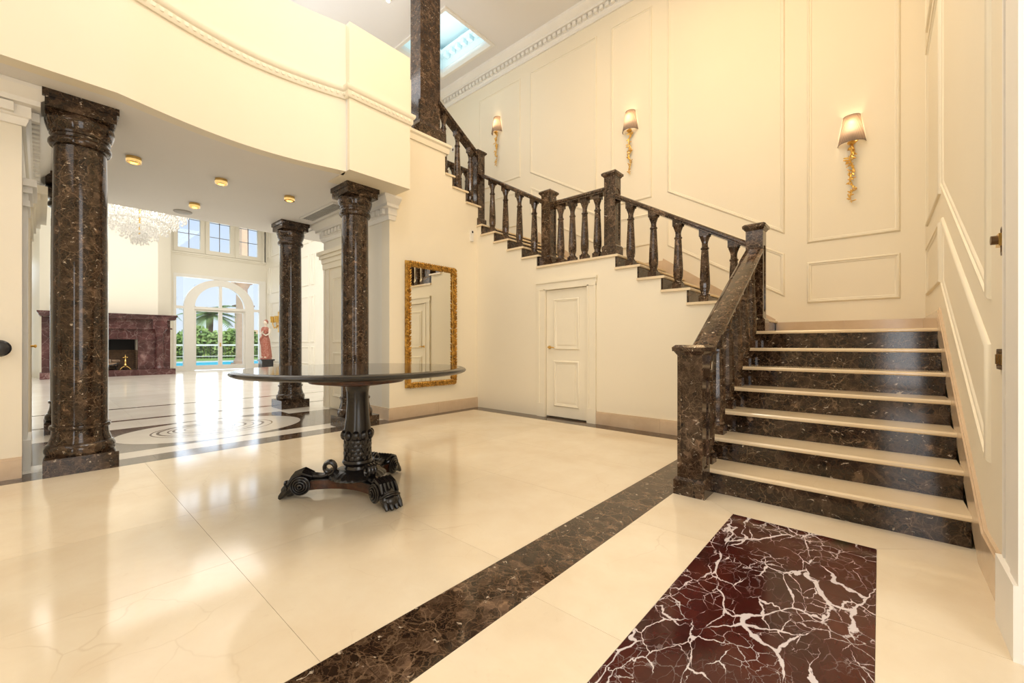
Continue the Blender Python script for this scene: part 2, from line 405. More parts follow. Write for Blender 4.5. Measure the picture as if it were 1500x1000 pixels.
# ------------------------------------------------------------------ key dimensions
HB = 6.6; XR = 0.385; YD = 5.0; XM = -5.22; HC = 7.2     # back wall, right wall, door wall, mirror wall, ceiling
RS = 0.174; L1 = 7 * RS; L2 = 13 * RS; L3 = 18 * RS; LB = 24 * RS
F1Y = [3.26 + 0.29 * k for k in range(7)]                  # risers of the first flight
F2X = [-1.06 - 0.305 * k for k in range(6)]                # second flight, climbing towards -X
F3X = [-3.89 - 0.303 * k for k in range(5)]                # third flight
F4Y = [5.34 - 0.293 * k for k in range(6)]                 # fourth flight, climbing towards -Y

# ------------------------------------------------------------------ floor
floor = struct(MB().box(-21.6, 2.2, -3.4, 7.4, -0.2, -0.006).build('floor', M['grout'], origin=(0, 0, -0.2)))
def slab(name, pts, m, top=0.0, bot=-0.0055, gap=0.0007, parent=None):
    cx = sum(p[0] for p in pts) / len(pts); cy = sum(p[1] for p in pts) / len(pts)
    q = []
    for x, y in pts:
        q.append((x - math.copysign(gap, x - cx), y - math.copysign(gap, y - cy)))
    return MB().prism(q, XY, bot, top).build(name, m, parent or floor, smooth=False)
def rect(x0, x1, y0, y1): return [(x0, y0), (x1, y0), (x1, y1), (x0, y1)]
def grid(xs, ys, m, name='floor_tile'):
    cache = {}
    for a, b in zip(xs, xs[1:]):
        for c, d in zip(ys, ys[1:]):
            key = (round(abs(b - a), 4), round(abs(d - c), 4))
            if key in cache:
                o = cache[key].copy(); COL.objects.link(o); o.location = ((a + b) / 2, (c + d) / 2, 0.1945)
            else:
                cache[key] = slab(name, rect(min(a, b), max(a, b), c, d), m)
def steps_(a, b, n): return [a + (b - a) * k / n for k in range(n + 1)]
grid([-5.03, -4.16, -3.29, -2.42, -1.425], [-3.3, -2.25, -1.29, -0.33, 0.63, 1.53, 2.51, 3.47, 4.43, 4.75], M['tile'])
for c, d in zip(steps_(-3.3, 4.75, 8), steps_(-3.3, 4.75, 8)[1:]):
    slab('inlay_strip', rect(-5.33, -5.03, c, d), M['emp2'])
    slab('inlay_strip', rect(-1.425, -1.125, c, d), M['emp2'])
for a, b in zip(steps_(-5.33, -1.125, 4), steps_(-5.33, -1.125, 4)[1:]):
    slab('inlay_strip', rect(a, b, 4.75, 5.05), M['emp2'])
# beside the stair: a red inlay framed by mitred cream slabs
RX0, RX1, RY = -0.70, -0.012, 2.92
ry = [RY, 2.26, 1.58, 0.90, 0.22, -0.5]
for c, d in zip(ry[1:], ry): slab('red_inlay', rect(RX0, RX1, c, d), M['rosso'], gap=0.0006)
slab('floor_tile', [(-1.125, 3.27), (RX0, RY), (RX1, RY), (0.39, 3.27)], M['tile'])
lft = [3.27, 2.41, 1.45, 0.5, -0.45, -1.4, -3.3]
slab('floor_tile', [(-1.125, 3.27), (-1.125, 2.41), (RX0, 2.41), (RX0, RY)], M['tile'])
slab('floor_tile', [(RX1, RY), (RX1, 2.2), (0.39, 2.2), (0.39, 3.27)], M['tile'])
for c, d in zip([1.4, 0.5, -0.5], [2.41, 1.4, 0.5]): slab('floor_tile', rect(-1.125, RX0, c, d), M['tile'])
for c, d in zip([1.3, 0.4, -0.5], [2.2, 1.3, 0.4]): slab('floor_tile', rect(RX1, 2.1, c, d), M['tile'])
grid([-1.125, -0.3, 0.6, 2.1], [-3.3, -2.4, -1.4, -0.5], M['tile'])
slab('floor_tile', rect(0.39, 2.1, 2.2, 3.27), M['tile'])
# vestibule between the columns, with an oval medallion
MX0, MX1, MY0, MY1 = -7.24, -5.63, 0.47, 2.56
grid([-5.63, -5.33], steps_(-3.3, 5.2, 8), M['tile2'])
for pts in (rect(MX0, MX1, MY0, (MY0 + MY1) / 2), rect(MX0, MX1, (MY0 + MY1) / 2, MY1)):
    slab('medallion_field', pts, M['emp2'])
slab('medallion_corner', rect(-6.9, MX1, MY1, 3.27), M['emp2']); slab('medallion_corner', rect(-6.9, MX1, -0.2, MY0), M['emp2'])
grid([-7.24, -6.9], [-0.2, MY0], M['tile2']); grid([-7.24, -6.9], [MY1, 3.27], M['tile2'])
def oval(cx, cy, a, b, n=48): return [(cx + a * math.cos(2 * math.pi * k / n), cy + b * math.sin(2 * math.pi * k / n)) for k in range(n)]
mcx, mcy = -6.43, 1.515
MB().prism(oval(mcx, mcy, 0.75, 0.99), XY, -0.003, 0.0006).build('medallion_oval', M['tile2'], floor, smooth=False)
for k, (s, dx, wdt) in enumerate(((0.66, -0.02, 0.018), (0.58, -0.05, 0.030), (0.47, -0.06, 0.014), (0.40, -0.09, 0.026), (0.28, -0.10, 0.014))):
    MB().sweep(oval(mcx + dx, mcy + dx * 0.5, 0.75 * s, 0.99 * s), [(0, 0.0), (0, 0.0010), (wdt, 0.0010), (wdt, 0.0)], XY, closed=True).build('medallion_ring', M['emp2'], floor, smooth=False)
grid([-5.63, -7.24], [-3.3, -2.3, -1.25, -0.2], M['tile2']); grid([-5.63, -6.5, -7.24], [3.27, 4.2, 5.2], M['tile2'])
lyy = steps_(-3.3, 7.2, 10)
grid([-7.95, -7.24], lyy, M['tile2'])
for c, d in zip(lyy, lyy[1:]):
    slab('inlay_line', rect(-8.07, -7.95, c, d), M['emp2']); slab('inlay_line', rect(-9.57, -9.47, c, d), M['emp2'])
grid([-9.47, -8.07], lyy, M['tile2'])
grid(steps_(-21.4, -9.57, 11), lyy, M['tile2'])

# ------------------------------------------------------------------ panel mouldings
PP = [(0.0, 0.0), (0.004, 0.012), (0.012, 0.020), (0.022, 0.020), (0.027, 0.010), (0.036, 0.012), (0.043, 0.007), (0.050, 0.0)]
def panel(parent, pts, mp, mat=None, name='panel_moulding', k=1.0):
    a = sum(pts[i][0] * pts[(i + 1) % len(pts)][1] - pts[(i + 1) % len(pts)][0] * pts[i][1] for i in range(len(pts)))
    if a < 0: pts = pts[::-1]
    return MB().sweep(pts, [(o * k, h * k) for o, h in PP], mp, closed=True).build(name, mat or M['trim'], parent, angle=50)
back = lambda u, v, h: (u, HB - h, v)
right = lambda u, v, h: (XR - h, u, v)

# ------------------------------------------------------------------ walls of the hall
wall_back = struct(MB().box(-8.2, 0.8, HB, HB + 0.25, -0.2, HC + 0.1).build('wall_back', M['wall']))
TOP = 6.60
panel(wall_back, [(-6.82, 4.55), (-5.594, 4.55), (-5.594, TOP), (-6.82, TOP)], back)
panel(wall_back, [(-5.33, 4.565), (-3.80, 3.69), (-3.80, TOP), (-5.33, TOP)], back)
panel(wall_back, [(-3.52, 3.473), (-2.785, 3.473), (-2.785, TOP), (-3.52, TOP)], back)
panel(wall_back, [(-2.53, 3.495), (-0.955, 2.555), (-0.955, TOP), (-2.53, TOP)], back)
panel(wall_back, [(-0.71, 2.39), (0.18, 2.39), (0.18, TOP), (-0.71, TOP)], back)
panel(wall_back, [(-5.33, 3.735), (-3.80, 2.86), (-3.80, 3.42), (-5.33, 4.285)], back)
panel(wall_back, [(-3.52, 2.705), (-2.785, 2.705), (-2.785, 3.228), (-3.52, 3.228)], back)
panel(wall_back, [(-2.53, 2.643), (-0.955, 1.713), (-0.955, 2.293), (-2.53, 3.186)], back)
panel(wall_back, [(-0.71, 1.614), (0.18, 1.614), (0.18, 2.142), (-0.71, 2.142)], back)
panel(wall_back, [(-6.82, 3.55), (-5.594, 3.55), (-5.594, 4.27), (-6.82, 4.27)], back)

wall_right = struct(MB().box(XR, XR + 0.3, 2.2, HB + 0.2, -0.2, HC + 0.1).build('wall_right', M['wall']))
panel(wall_right, [(5.0, 2.34), (6.3, 2.34), (6.3, 4.2), (5.0, 4.2)], right)
panel(wall_right, [(5.0, 4.42), (6.3, 4.42), (6.3, TOP), (5.0, TOP)], right)
panel(wall_right, [(5.0, 1.60), (6.3, 1.60), (6.3, 2.11), (5.0, 2.11)], right)
panel(wall_right, [(2.895, 1.285), (4.85, 2.365), (4.85, TOP), (2.895, TOP)], right)
panel(wall_right, [(2.905, 0.53), (4.82, 1.56), (4.82, 2.105), (2.905, 1.08)], right)

wall_entrance = struct(MB().box(-9, 2.4, -3.5, -3.3, -0.2, HC + 0.1).box(2.1, 2.4, -3.5, 2.4, -0.2, HC + 0.1).box(XR, 2.4, 2.2, 2.5, -0.2, HC + 0.1).build('wall_entrance', M['wall']))

# the wall under the stair, stepped along the treads, with the door opening left free
ds = MB()
def stairwall(x0, x1, top):
    for a, b, z0 in ((x0, x1, None),):
        dx0, dx1 = -3.74, -3.02
        segs = []
        if b <= dx0 or a >= dx1: segs = [(a, b, -0.1)]
        else:
            if a < dx0: segs.append((a, dx0, -0.1))
            segs.append((max(a, dx0), min(b, dx1), 1.885))
            if b > dx1: segs.append((dx1, b, -0.1))
        for p, q, z in segs: ds.box(p, q, YD, YD + 0.14, z, top)
stairwall(-1.06, -0.99, L1 - 0.03)
for k in range(6): stairwall(F2X[k + 1] if k < 5 else F3X[0], F2X[k], L1 + RS * (k + 1) - 0.03)
for k in range(5): stairwall(F3X[k + 1] if k < 4 else XM, F3X[k], L2 + RS * (k + 1) - 0.03)
wall_stair = struct(ds.build('wall_stair', M['wall'], smooth=False))
# the wall that carries the mirror, stepped along the fourth flight
ms = MB()
ms.box(XM - 0.2, XM, 3.28, 4.29, -0.1, 4.101)
for k in range(4, 1, -1): ms.box(XM - 0.2, XM, max(4.29, F4Y[k]), min(F4Y[k - 1], YD + 0.02), -0.1, L3 + RS * k - 0.03)
ms.box(XM - 0.2, XM, YD + 0.02, YD + 0.14, -0.1, L3 - 0.032)
wall_mirror = struct(ms.build('wall_left', M['wall'], smooth=False))
# flank of the first flight
fs = MB()
for k in range(7): fs.box(-1.10, -0.98, F1Y[k], F1Y[k + 1] if k < 6 else YD, -0.1, RS * (k + 1) - 0.03)
struct(fs.build('wall_flight', M['wall'], smooth=False))
# vestibule walls either side of the columns
wall_vest = struct(MB().box(-7.29, XM - 0.2, 3.28, 3.5, -0.1, 3.16).box(-7.29, -7.07, 3.5, 5.2, -0.1, 3.16).build('wall_vestibule_right', M['wall2'], smooth=False))
wall_vl = struct(MB().box(-8.4, XM - 0.22, -0.32, -0.10, -0.1, 3.16).box(XM - 0.22, XM, -3.3, -0.10, -0.1, 3.16).build('wall_vestibule_left', M['wall2'], smooth=False))

# ------------------------------------------------------------------ skirting boards
def skirt_run(name, a, b, h, axis, face, out, n, z0=0.0, z1=None, mat=None):
    """slabs of stone skirting along x ('x') or y ('y'); face is the wall plane, out +1/-1 the way it projects"""
    root = None
    st = steps_(a, b, n)
    for p, q in zip(st, st[1:]):
        f = lambda u: z0 + (0 if z1 is None else (z1 - z0) * (u - a) / (b - a))
        pts = [(p + 0.0008, f(p)), (q - 0.0008, f(q)), (q - 0.0008, f(q) + h), (p + 0.0008, f(p) + h)]
        mp = (lambda u, v, k: (u, face + out * k, v)) if axis == 'x' else (lambda u, v, k: (face + out * k, u, v))
        mb = MB().prism(pts[:2] + [(pts[2][0], pts[2][1] - 0.02), (pts[3][0], pts[3][1] - 0.02)], mp, 0, 0.022)
        mb.prism([(pts[3][0], pts[3][1] - 0.02), (pts[2][0], pts[2][1] - 0.02), pts[2], pts[3]], mp, 0, 0.014)
        if root is None: root = struct(mb.build(name, mat or M['skirt'], smooth=False))
        else: mb.build('skirting_slab', mat or M['skirt'], root, smooth=False)
    return root
skirt_run('baseboard_left', 3.28, 5.0, 0.17, 'y', XM, 1, 2)
skirt_run('baseboard_door', -2.885, -1.12, 0.17, 'x', YD, -1, 2)
skirt_run('baseboard_vestibule', -6.05, XM + 0.022, 0.17, 'x', 3.28, -1, 1)
skirt_run('baseboard_vestibule_end', 3.28, 5.2, 0.17, 'y', -7.29, -1, 1)
skirt_run('baseboard_near_left', -3.2, -0.10, 0.17, 'y', XM, 1, 3)
skirt_run('baseboard_landing', -1.05, XR, 0.155, 'x', HB, -1, 2, L1)
skirt_run('baseboard_landing_right', 5.02, HB, 0.155, 'y', XR, -1, 1, L1)
skirt_run('baseboard_second_flight', -2.60, -1.06, 0.19, 'x', HB, -1, 2, L2 - 0.0, L1 + 0.01)
skirt_run('baseboard_second_landing', -3.90, -2.60, 0.155, 'x', HB, -1, 1, L2)
skirt_run('baseboard_third_flight', -5.12, -3.90, 0.19, 'x', HB, -1, 2, L3, L2)
skirt_run('baseboard_first_flight', 2.98, 5.02, 0.24, 'y', XR, -1, 4, -0.045, L1 - 0.07)
skirt_run('baseboard_right', 2.46, 2.98, 0.195, 'y', XR, -1, 1)

# casing and plinth at the right end of the right wall
cas = MB()
for a, b, h in ((2.465, 2.445, 0.03), (2.440, 2.425, 0.022), (2.42, 2.34, 0.028), (2.33, 2.315, 0.022), (2.31, 2.19, 0.034)):
    cas.box(XR - h, XR, b, a, 0.26, HC - 0.1)
trim1 = struct(cas.build('trim_1', M['white'], smooth=False))
MB().box(XR - 0.045, XR, 2.19, 2.485, 0.0, 0.26).build('plinth_block', M['white'], trim1, smooth=False)

# ------------------------------------------------------------------ ceilings and balcony
cl = MB()
SKX0, SKX1, SKY0, SKY1 = -7.5, -5.95, 4.9, 6.08        # coffer recess above the gallery
cl.box(SKX1, 2.4, -3.5, HB + 0.2, HC, HC + 0.15).box(-9.6, SKX1, SKY1, HB + 0.2, HC, HC + 0.15).box(-9.6, SKX1, -3.5, SKY0, HC, HC + 0.15).box(-9.6, SKX0, SKY0, SKY1, HC, HC + 0.15)
ceiling = struct(cl.build('ceiling', M['ceil'], smooth=False))
cf = MB().box(SKX0, SKX1, SKY0, SKY1, HC + 0.62, HC + 0.7).box(SKX0 - 0.05, SKX0, SKY0, SKY1, HC + 0.155, HC + 0.7).box(SKX1, SKX1 + 0.05, SKY0, SKY1, HC + 0.155, HC + 0.7).box(SKX0, SKX1, SKY1, SKY1 + 0.05, HC + 0.155, HC + 0.7).box(SKX0, SKX1, SKY0 - 0.05, SKY0, HC + 0.155, HC + 0.7)
cf.build('ceiling_coffer', M['sky_coffer'], ceiling, smooth=False)
cpath = [(SKX0, SKY0), (SKX1, SKY0), (SKX1, SKY1), (SKX0, SKY1)]
MB().sweep(cpath, [(-0.06, -0.03), (0.0, -0.03), (0.03, 0.02), (0.03, 0.06), (-0.02, 0.10), (-0.06, 0.10)], lambda u, v, h: (u, v, HC + h), closed=True).build('coffer_moulding', M['white'], ceiling)
MB().sweep(cpath, [(0.0, 0.40), (0.10, 0.40), (0.14, 0.46), (0.10, 0.52), (0.0, 0.52)], lambda u, v, h: (u, v, HC + h), closed=True).build('coffer_cornice', M['sky_coffer'], ceiling)
dn = MB()
x = SKX0 + 0.2
while x < SKX1 - 0.2:
    dn.box(x, x + 0.09, SKY1 - 0.13, SKY1 - 0.01, HC + 0.30, HC + 0.40); x += 0.19
stuff(dn.build('coffer_dentils', M['sky_coffer'], ceiling, smooth=False))

# cornice round the top of the hall
CORN = [(0, -0.34), (0.03, -0.34), (0.03, -0.29), (0.05, -0.27), (0.05, -0.17), (0.13, -0.17), (0.13, -0.13), (0.17, -0.11), (0.22, -0.05), (0.22, 0.0), (0, 0.0)]
tr2 = struct(MB().sweep([(XR, 2.2), (XR, HB), (-8.0, HB)], CORN, lambda u, v, h: (u, v, HC + h)).build('trim_2', M['white'], angle=30))
dn = MB(); x = -7.95
while x < XR - 0.1:
    dn.box(x, x + 0.068, HB - 0.105, HB - 0.03, HC - 0.245, HC - 0.178); x += 0.112
y = 2.3
while y < HB - 0.15:
    dn.box(XR - 0.105, XR - 0.03, y, y + 0.068, HC - 0.245, HC - 0.178); y += 0.112
stuff(dn.build('dentils', M['white'], tr2, smooth=False))

# low ceiling under the gallery, with its curved front
def arc_pts():
    pts = [(-4.705, -3.3), (-4.705, 0.42)]
    c0, c1 = (-4.705, 0.42), (-4.79, 2.42)
    for k in range(1, 16):
        s = k / 16; y = c0[1] + (c1[1] - c0[1]) * s
        pts.append((c0[0] + (c1[0] - c0[0]) * s - 0.19 * math.sin(math.pi * s) , y))
    return pts + [(-4.79, 2.42)]
arc = arc_pts()
front = arc + [(-4.705, 2.42), (-4.705, 3.27)]
soff = [(x - 0.05, y) for x, y in front[:-1]] + [(-4.755, 3.24), (-8.5, 3.24), (-8.5, -3.3)]
ceiling_low = struct(MB().prism(soff, XY, 3.15, 4.1).box(-8.5, -7.07, 3.28, 7.0, 3.15, 4.09).build('ceiling_low', M['ceil'], smooth=False))
fascia = MB()
def ribbon(mb, path, z0, z1, t):
    mb.sweep(path, [(0, z0), (t, z0), (t, z1), (0, z1)], XY)
ribbon(fascia, arc, 3.149, 4.90, 0.14)
fascia.box(XM - 0.05, -4.705, 2.421, 3.27, 3.149, 4.90)
wall_balcony = struct(fascia.build('wall_balcony', M['wall'], angle=30))
BAND = [(0.0, 4.00), (-0.018, 4.00), (-0.03, 4.02), (-0.03, 4.075), (-0.045, 4.085), (-0.055, 4.11), (-0.055, 4.135), (-0.02, 4.15), (0.0, 4.15)]
band = struct(MB().sweep(front + [(XM + 0.0, 3.27)], BAND, XY).build('trim_3', M['trim'], angle=40))
# a row of small leaves along the band
lf = MB()
path = arc + [(-4.705, 2.42), (-4.705, 3.27)]
for (x0, y0), (x1, y1) in zip(path, path[1:]):
    L = math.hypot(x1 - x0, y1 - y0)
    if L < 0.06 or y1 < -0.6: continue
    n = max(1, int(L / 0.06))
    for k in range(n):
        if y0 + (y1 - y0) * (k + .5) / n < -0.5: continue
        s = (k + 0.5) / n; nx, ny = (y1 - y0) / L, -(x1 - x0) / L
        lf.ell((x0 + (x1 - x0) * s + nx * 0.031, y0 + (y1 - y0) * s + ny * 0.031, 4.047), (0.012, 0.024, 0.024), nu=6, nv=4)
stuff(lf.build('leaf_band', M['trim'], band))
# short parapet return and stepped ledge beside the marble pier
struct(MB().box(XM - 0.35, XM - 0.02, 3.27, 3.66, 4.15, 5.02).build('wall_parapet_return', M['wall'], smooth=False))
led = struct(MB().sweep([(XM, 3.28), (XM, 4.33), (XM - 0.25, 4.33)], [(0.0, -0.14), (-0.02, -0.14), (-0.03, -0.10), (-0.03, -0.06), (-0.055, -0.04), (-0.055, 0.0), (0.0, 0.0)], lambda u, v, h: (u, v, 4.27 + h)).build('trim_4', M['trim'], angle=40))
MB().box(XM - 0.9, XM - 0.002, 3.28, 4.32, 4.10, 4.268).build('ledge_slab', M['trim'], led, smooth=False)
# wall and floor of the gallery beyond the stair
struct(MB().box(-8.2, -8.0, 3.4, HB, 4.1, HC).build('wall_gallery', M['wall2'], smooth=False))
struct(MB().box(-8.5, -7.0, 3.28, HB, 4.1, LB).build('floor_gallery', M['tile'], smooth=False))
struct(MB().box(-9.6, -8.5, -3.3, 7.0, 6.6, 6.75).build('ceiling_gallery', M['ceil'], smooth=False))

# white cornices under the balcony, right and left of the columns
C2 = [(0, -0.30), (0.02, -0.30), (0.035, -0.26), (0.035, -0.245), (0.05, -0.235), (0.05, -0.15), (0.10, -0.14), (0.10, -0.10), (0.125, -0.085), (0.165, -0.04), (0.175, -0.03), (0.175, 0.0), (0, 0.0)]
def low_cornice(name, path, z=3.148):
    return struct(MB().sweep(path, C2, lambda u, v, h: (u, v, z + h)).build(name, M['white'], angle=28))
t5 = low_cornice('trim_5', [(XM + 0.001, 3.37), (XM + 0.001, 3.279), (-7.29, 3.279), (-7.29, 5.0)])
t6 = low_cornice('trim_6', [(-8.4, -0.099), (XM + 0.001, -0.099), (XM + 0.001, -3.3)])
for root, x0, x1, yf, sg, wd_, pt_ in ((t5, -7.2, XM - 0.03, 3.279, -1, 0.06, 0.115), (t6, -8.3, XM - 0.03, -0.099, 1, 0.06, 0.115)):
    x = x1; first = None
    while x > x0:
        if first is None:
            first = MB().box(x - 0.06, x, min(yf, yf + sg * 0.095), max(yf, yf + sg * 0.095), 2.925, 2.995).build('dentil', M['white'], root, smooth=False); fx = x
        else:
            o = first.copy(); COL.objects.link(o); o.location.x += x - fx
        x -= 0.115
y = -0.14; first = None
while y > -3.2:
    if first is None:
        first = MB().box(XM, XM + 0.095, y - 0.165, y, 2.925, 2.995).build('dentil', M['white'], t6, smooth=False); fy = y
    else:
        o = first.copy(); COL.objects.link(o); o.location.y += y - fy
    y -= 0.178

# ------------------------------------------------------------------ columns
COLP = [(0.212, 0.14), (0.222, 0.165), (0.222, 0.195), (0.210, 0.225), (0.196, 0.235), (0.196, 0.25), (0.187, 0.275), (0.180, 0.31), (0.178, 0.352), (0.190, 0.358), (0.193, 0.372), (0.190, 0.386), (0.174, 0.392)]
def column(name, label, cx, cy, group='marble columns of the vestibule'):
    t = thing(name, label, 'column', (cx, cy, 0), group)
    MB().cbox(cx, cy, 0.45, 0.45, 0.0, 0.14).build('plinth', M['emp'], t, smooth=False)
    MB().lathe(COLP, cx, cy, 48).build('base_moulding', M['emp'], t)
    MB().lathe([(0.174, 0.39), (0.174, 1.2), (0.172, 1.9), (0.167, 2.6), (0.164, 2.79)], cx, cy, 48).build('shaft', M['emp'], t)
    MB().lathe([(0.165, 2.765), (0.188, 2.772), (0.198, 2.79), (0.198, 2.812), (0.190, 2.828), (0.178, 2.836), (0.178, 2.862), (0.190, 2.866), (0.190, 2.884), (0.198, 2.892), (0.204, 2.91), (0.214, 2.945), (0.217, 2.975), (0.210, 3.000), (0.198, 3.018)], cx, cy, 48).build('capital', M['emp'], t)
    MB().cbox(cx, cy, 0.425, 0.425, 3.015, 3.09).cbox(cx, cy, 0.455, 0.455, 3.09, 3.149).build('abacus', M['emp'], t, smooth=False)
    return t
column('marble_column', 'thick round brown marble column at far left, nearest the viewer, beside the white corner cornice', -5.26, 0.235)
column('marble_column', 'brown marble column right behind the round table, next to the gilt mirror wall', -5.26, 2.785)
column('marble_column', 'brown marble column standing deeper in, between the statue and the panelled doorway', -7.63, 2.86)
column('marble_column', 'brown marble column almost hidden behind the near left column', -7.63, 0.25)

# ------------------------------------------------------------------ staircase
stair = thing('staircase', 'broad staircase of cream marble treads and dark brown veined risers turning up to the left', 'staircase', (-0.36, 3.26, 0))
NP = 0.03
def tread(u0, u1, v0, v1, z, mp):
    """u: going direction (u0 = riser, u1 = back), v: across; bullnose over the riser"""
    s = 1 if u1 > u0 else -1
    a = u0 - s * NP
    pts = [(a + s * 0.006, z - 0.030), (a, z - 0.022), (a, z - 0.010), (a + s * 0.006, z - 0.002), (a + s * 0.012, z), (u1, z), (u1, z - 0.030)]
    return MB().prism(pts, mp, v0, v1)
mY = lambda u, v, h: (h, u, v); mX = lambda u, v, h: (u, h, v)
for k in range(7):
    z = RS * (k + 1)
    MB().box(-1.103, XR - 0.022, F1Y[k] - 0.004, F1Y[k] + 0.02, RS * k, z - 0.030).build('riser', M['emp'], stair, smooth=False)
    if k < 6: tread(F1Y[k], F1Y[k + 1] + 0.02, -1.125, XR - 0.022, z, mY).build('tread', M['tread'], stair, smooth=False)
tread(F1Y[6], HB - 0.001, -1.06, XR - 0.001, L1, mY).build('landing_slab', M['tread'], stair, smooth=False)
for k in range(6):
    z = L1 + RS * (k + 1)
    MB().box(F2X[k] - 0.02, F2X[k] + 0.004, YD - 0.002, HB - 0.001, L1 + RS * k, z - 0.030).build('riser', M['emp'], stair, smooth=False)
    if k < 5: tread(F2X[k], F2X[k + 1] - 0.02, YD - 0.025, HB - 0.022, z, mX).build('tread', M['tread'], stair, smooth=False)
tread(F2X[5], F3X[0] - 0.02, YD - 0.025, HB - 0.001, L2, mX).build('landing_slab', M['tread'], stair, smooth=False)
for k in range(5):
    z = L2 + RS * (k + 1)
    MB().box(F3X[k] - 0.02, F3X[k] + 0.004, YD - 0.002, HB - 0.001, L2 + RS * k, z - 0.030).build('riser', M['emp'], stair, smooth=False)
    if k < 4: tread(F3X[k], F3X[k + 1] - 0.02, YD - 0.025, HB - 0.022, z, mX).build('tread', M['tread'], stair, smooth=False)
tread(F3X[4], -6.75, YD - 0.025, HB - 0.001, L3, mX).build('landing_slab', M['tread'], stair, smooth=False)
for k in range(6):
    z = L3 + RS * (k + 1)
    MB().box(-6.7, XM + 0.002 if 1 < k < 4 else XM - 0.21, F4Y[k] - 0.02, F4Y[k] + 0.004, L3 + RS * k, z - 0.030).build('riser', M['emp'], stair, smooth=False)
    if k < 5: tread(F4Y[k], 4.292 if k == 3 else F4Y[k + 1] - 0.02, -6.7, XM + 0.025 if 0 < k < 4 else XM - 0.21, z, mY).build('tread', M['tread'], stair, smooth=False)
# stone string under the slope of the first flight at the wall
# ------------------------------------------------------------------ newel posts, balusters, handrails
def newel(label, cx, cy, z0, z1, wd=0.162, base=0.14, bw=None):
    t = thing('newel_post', label, 'newel post', (cx, cy, z0))
    bw = bw or wd + 0.045
    MB().frust(cx, cy, bw, bw, z0, z0 + base - 0.02).frust(cx, cy, bw, bw - 0.03, z0 + base - 0.02, z0 + base).build('base', M['emp_lit'], t, smooth=False)
    c = MB().cbox(cx, cy, wd - 0.016, wd - 0.016, z0 + base - 0.005, z1 - 0.06)
    a = wd / 2; sw = 0.030; zb, zt = z0 + base, z1 - 0.07
    e0, e1 = zb + 0.07, zt - 0.16
    for sx in (-1, 1):
        for sy in (-1, 1):
            c.box(min(cx + sx * a, cx + sx * (a - sw)), max(cx + sx * a, cx + sx * (a - sw)), min(cy + sy * a, cy + sy * (a - sw)), max(cy + sy * a, cy + sy * (a - sw)), e0, e1)
    c.cbox(cx, cy, wd, wd, zb, zb + 0.07).cbox(cx, cy, wd, wd, zt - 0.16, zt)
    for k in range(4):   # rounded shoulders at the ends of each sunk panel
        ca, sa = (1, 0, -1, 0)[k], (0, 1, 0, -1)[k]
        for zz, sg in ((zb + 0.07, 1), (zt - 0.16, -1)):
            for sd in (-1, 1):
                e = a - sw
                P = lambda u, v, h: (cx + ca * (a - h) - sa * u, cy + sa * (a - h) + ca * u, v)
                c.prism([(sd * e, zz), (sd * (e - 0.022), zz), (sd * (e - 0.008), zz + sg * 0.012), (sd * e, zz + sg * 0.03)], P, 0.0, 0.012)
    c.build('shaft', M['emp_lit'], t, smooth=False)
    MB().frust(cx, cy, wd + 0.004, wd + 0.04, z1 - 0.072, z1 - 0.045).frust(cx, cy, wd + 0.055, wd + 0.06, z1 - 0.045, z1 - 0.018).frust(cx, cy, wd + 0.06, wd + 0.02, z1 - 0.018, z1).build('cap', M['emp_lit'], t, smooth=False)
    return t
newel('square brown marble newel post standing on the floor at the foot of the stairs', -1.015, 3.145, 0.0, 1.075, 0.172, 0.125, 0.215)
newel('marble newel post at the inner corner of the first landing, above the broad steps', -1.0, 5.10, L1, 2.36)
newel('tall marble newel post in the middle, at the right end of the level rail', -2.70, 5.10, L2, 3.385)
newel('marble newel post in mid-wall at the left end of the level rail', -3.76, 5.10, L2, 3.39)
newel('highest and farthest marble newel post, at the corner above the gilt mirror', -5.30, 5.10, L3, 4.46)

BPROF = [(0.036, 0.0), (0.047, 0.004), (0.047, 0.014), (0.036, 0.020), (0.036, 0.050), (0.042, 0.056), (0.042, 0.070), (0.046, 0.085), (0.0475, 0.15), (0.044, 0.26), (0.038, 0.40), (0.033, 0.525), (0.031, 0.545), (0.038, 0.550), (0.038, 0.566), (0.030, 0.572), (0.027, 0.60), (0.029, 0.63), (0.037, 0.660), (0.045, 0.685), (0.047, 0.70)]
def baluster(parent, cx, cy, z0, z1, proto=[]):
    """square foot, faceted swelling shaft, flared head; z0 tread, z1 underside of the rail at its centre"""
    mb = MB().cbox(cx, cy, 0.108, 0.108, z0, z0 + 0.075)
    s = (z1 - z0 - 0.075 - 0.05) / 0.70
    mb.lathe([(r * 1.2, h * s) for r, h in BPROF], cx, cy, 12, z=z0 + 0.075, cap=True)
    mb.cbox(cx, cy, 0.104, 0.104, z1 - 0.05, z1 + 0.03)
    return mb.build('baluster', M['emp_lit'], parent, angle=25)
RAIL = [(-0.066, 0.0), (-0.066, 0.018), (-0.078, 0.026), (-0.078, 0.050), (-0.062, 0.068), (-0.030, 0.076), (0.030, 0.076), (0.062, 0.068), (0.078, 0.050), (0.078, 0.026), (0.066, 0.018), (0.066, 0.0)]
def rail(parent, p, q, m=None, k=1.12):
    """p,q: centre of the rail top at both ends"""
    p = Vector(p); q = Vector(q); d = (q - p); n = Vector((-d.y, d.x, 0)).normalized()
    vs = [e + n * (a * k) + Vector((0, 0, (h - 0.076))) for e in (p, q) for a, h in RAIL]; c = len(RAIL)
    fs = [(i, (i + 1) % c, c + (i + 1) % c, c + i) for i in range(c)] + [tuple(range(c))[::-1], tuple(range(c, 2 * c))]
    return MB().add(vs, fs).build('handrail', m or M['emp_lit'], parent, angle=40)
def balustrade(label, loc): return thing('balustrade', label, 'balustrade', loc, 'marble balustrades of the staircase')
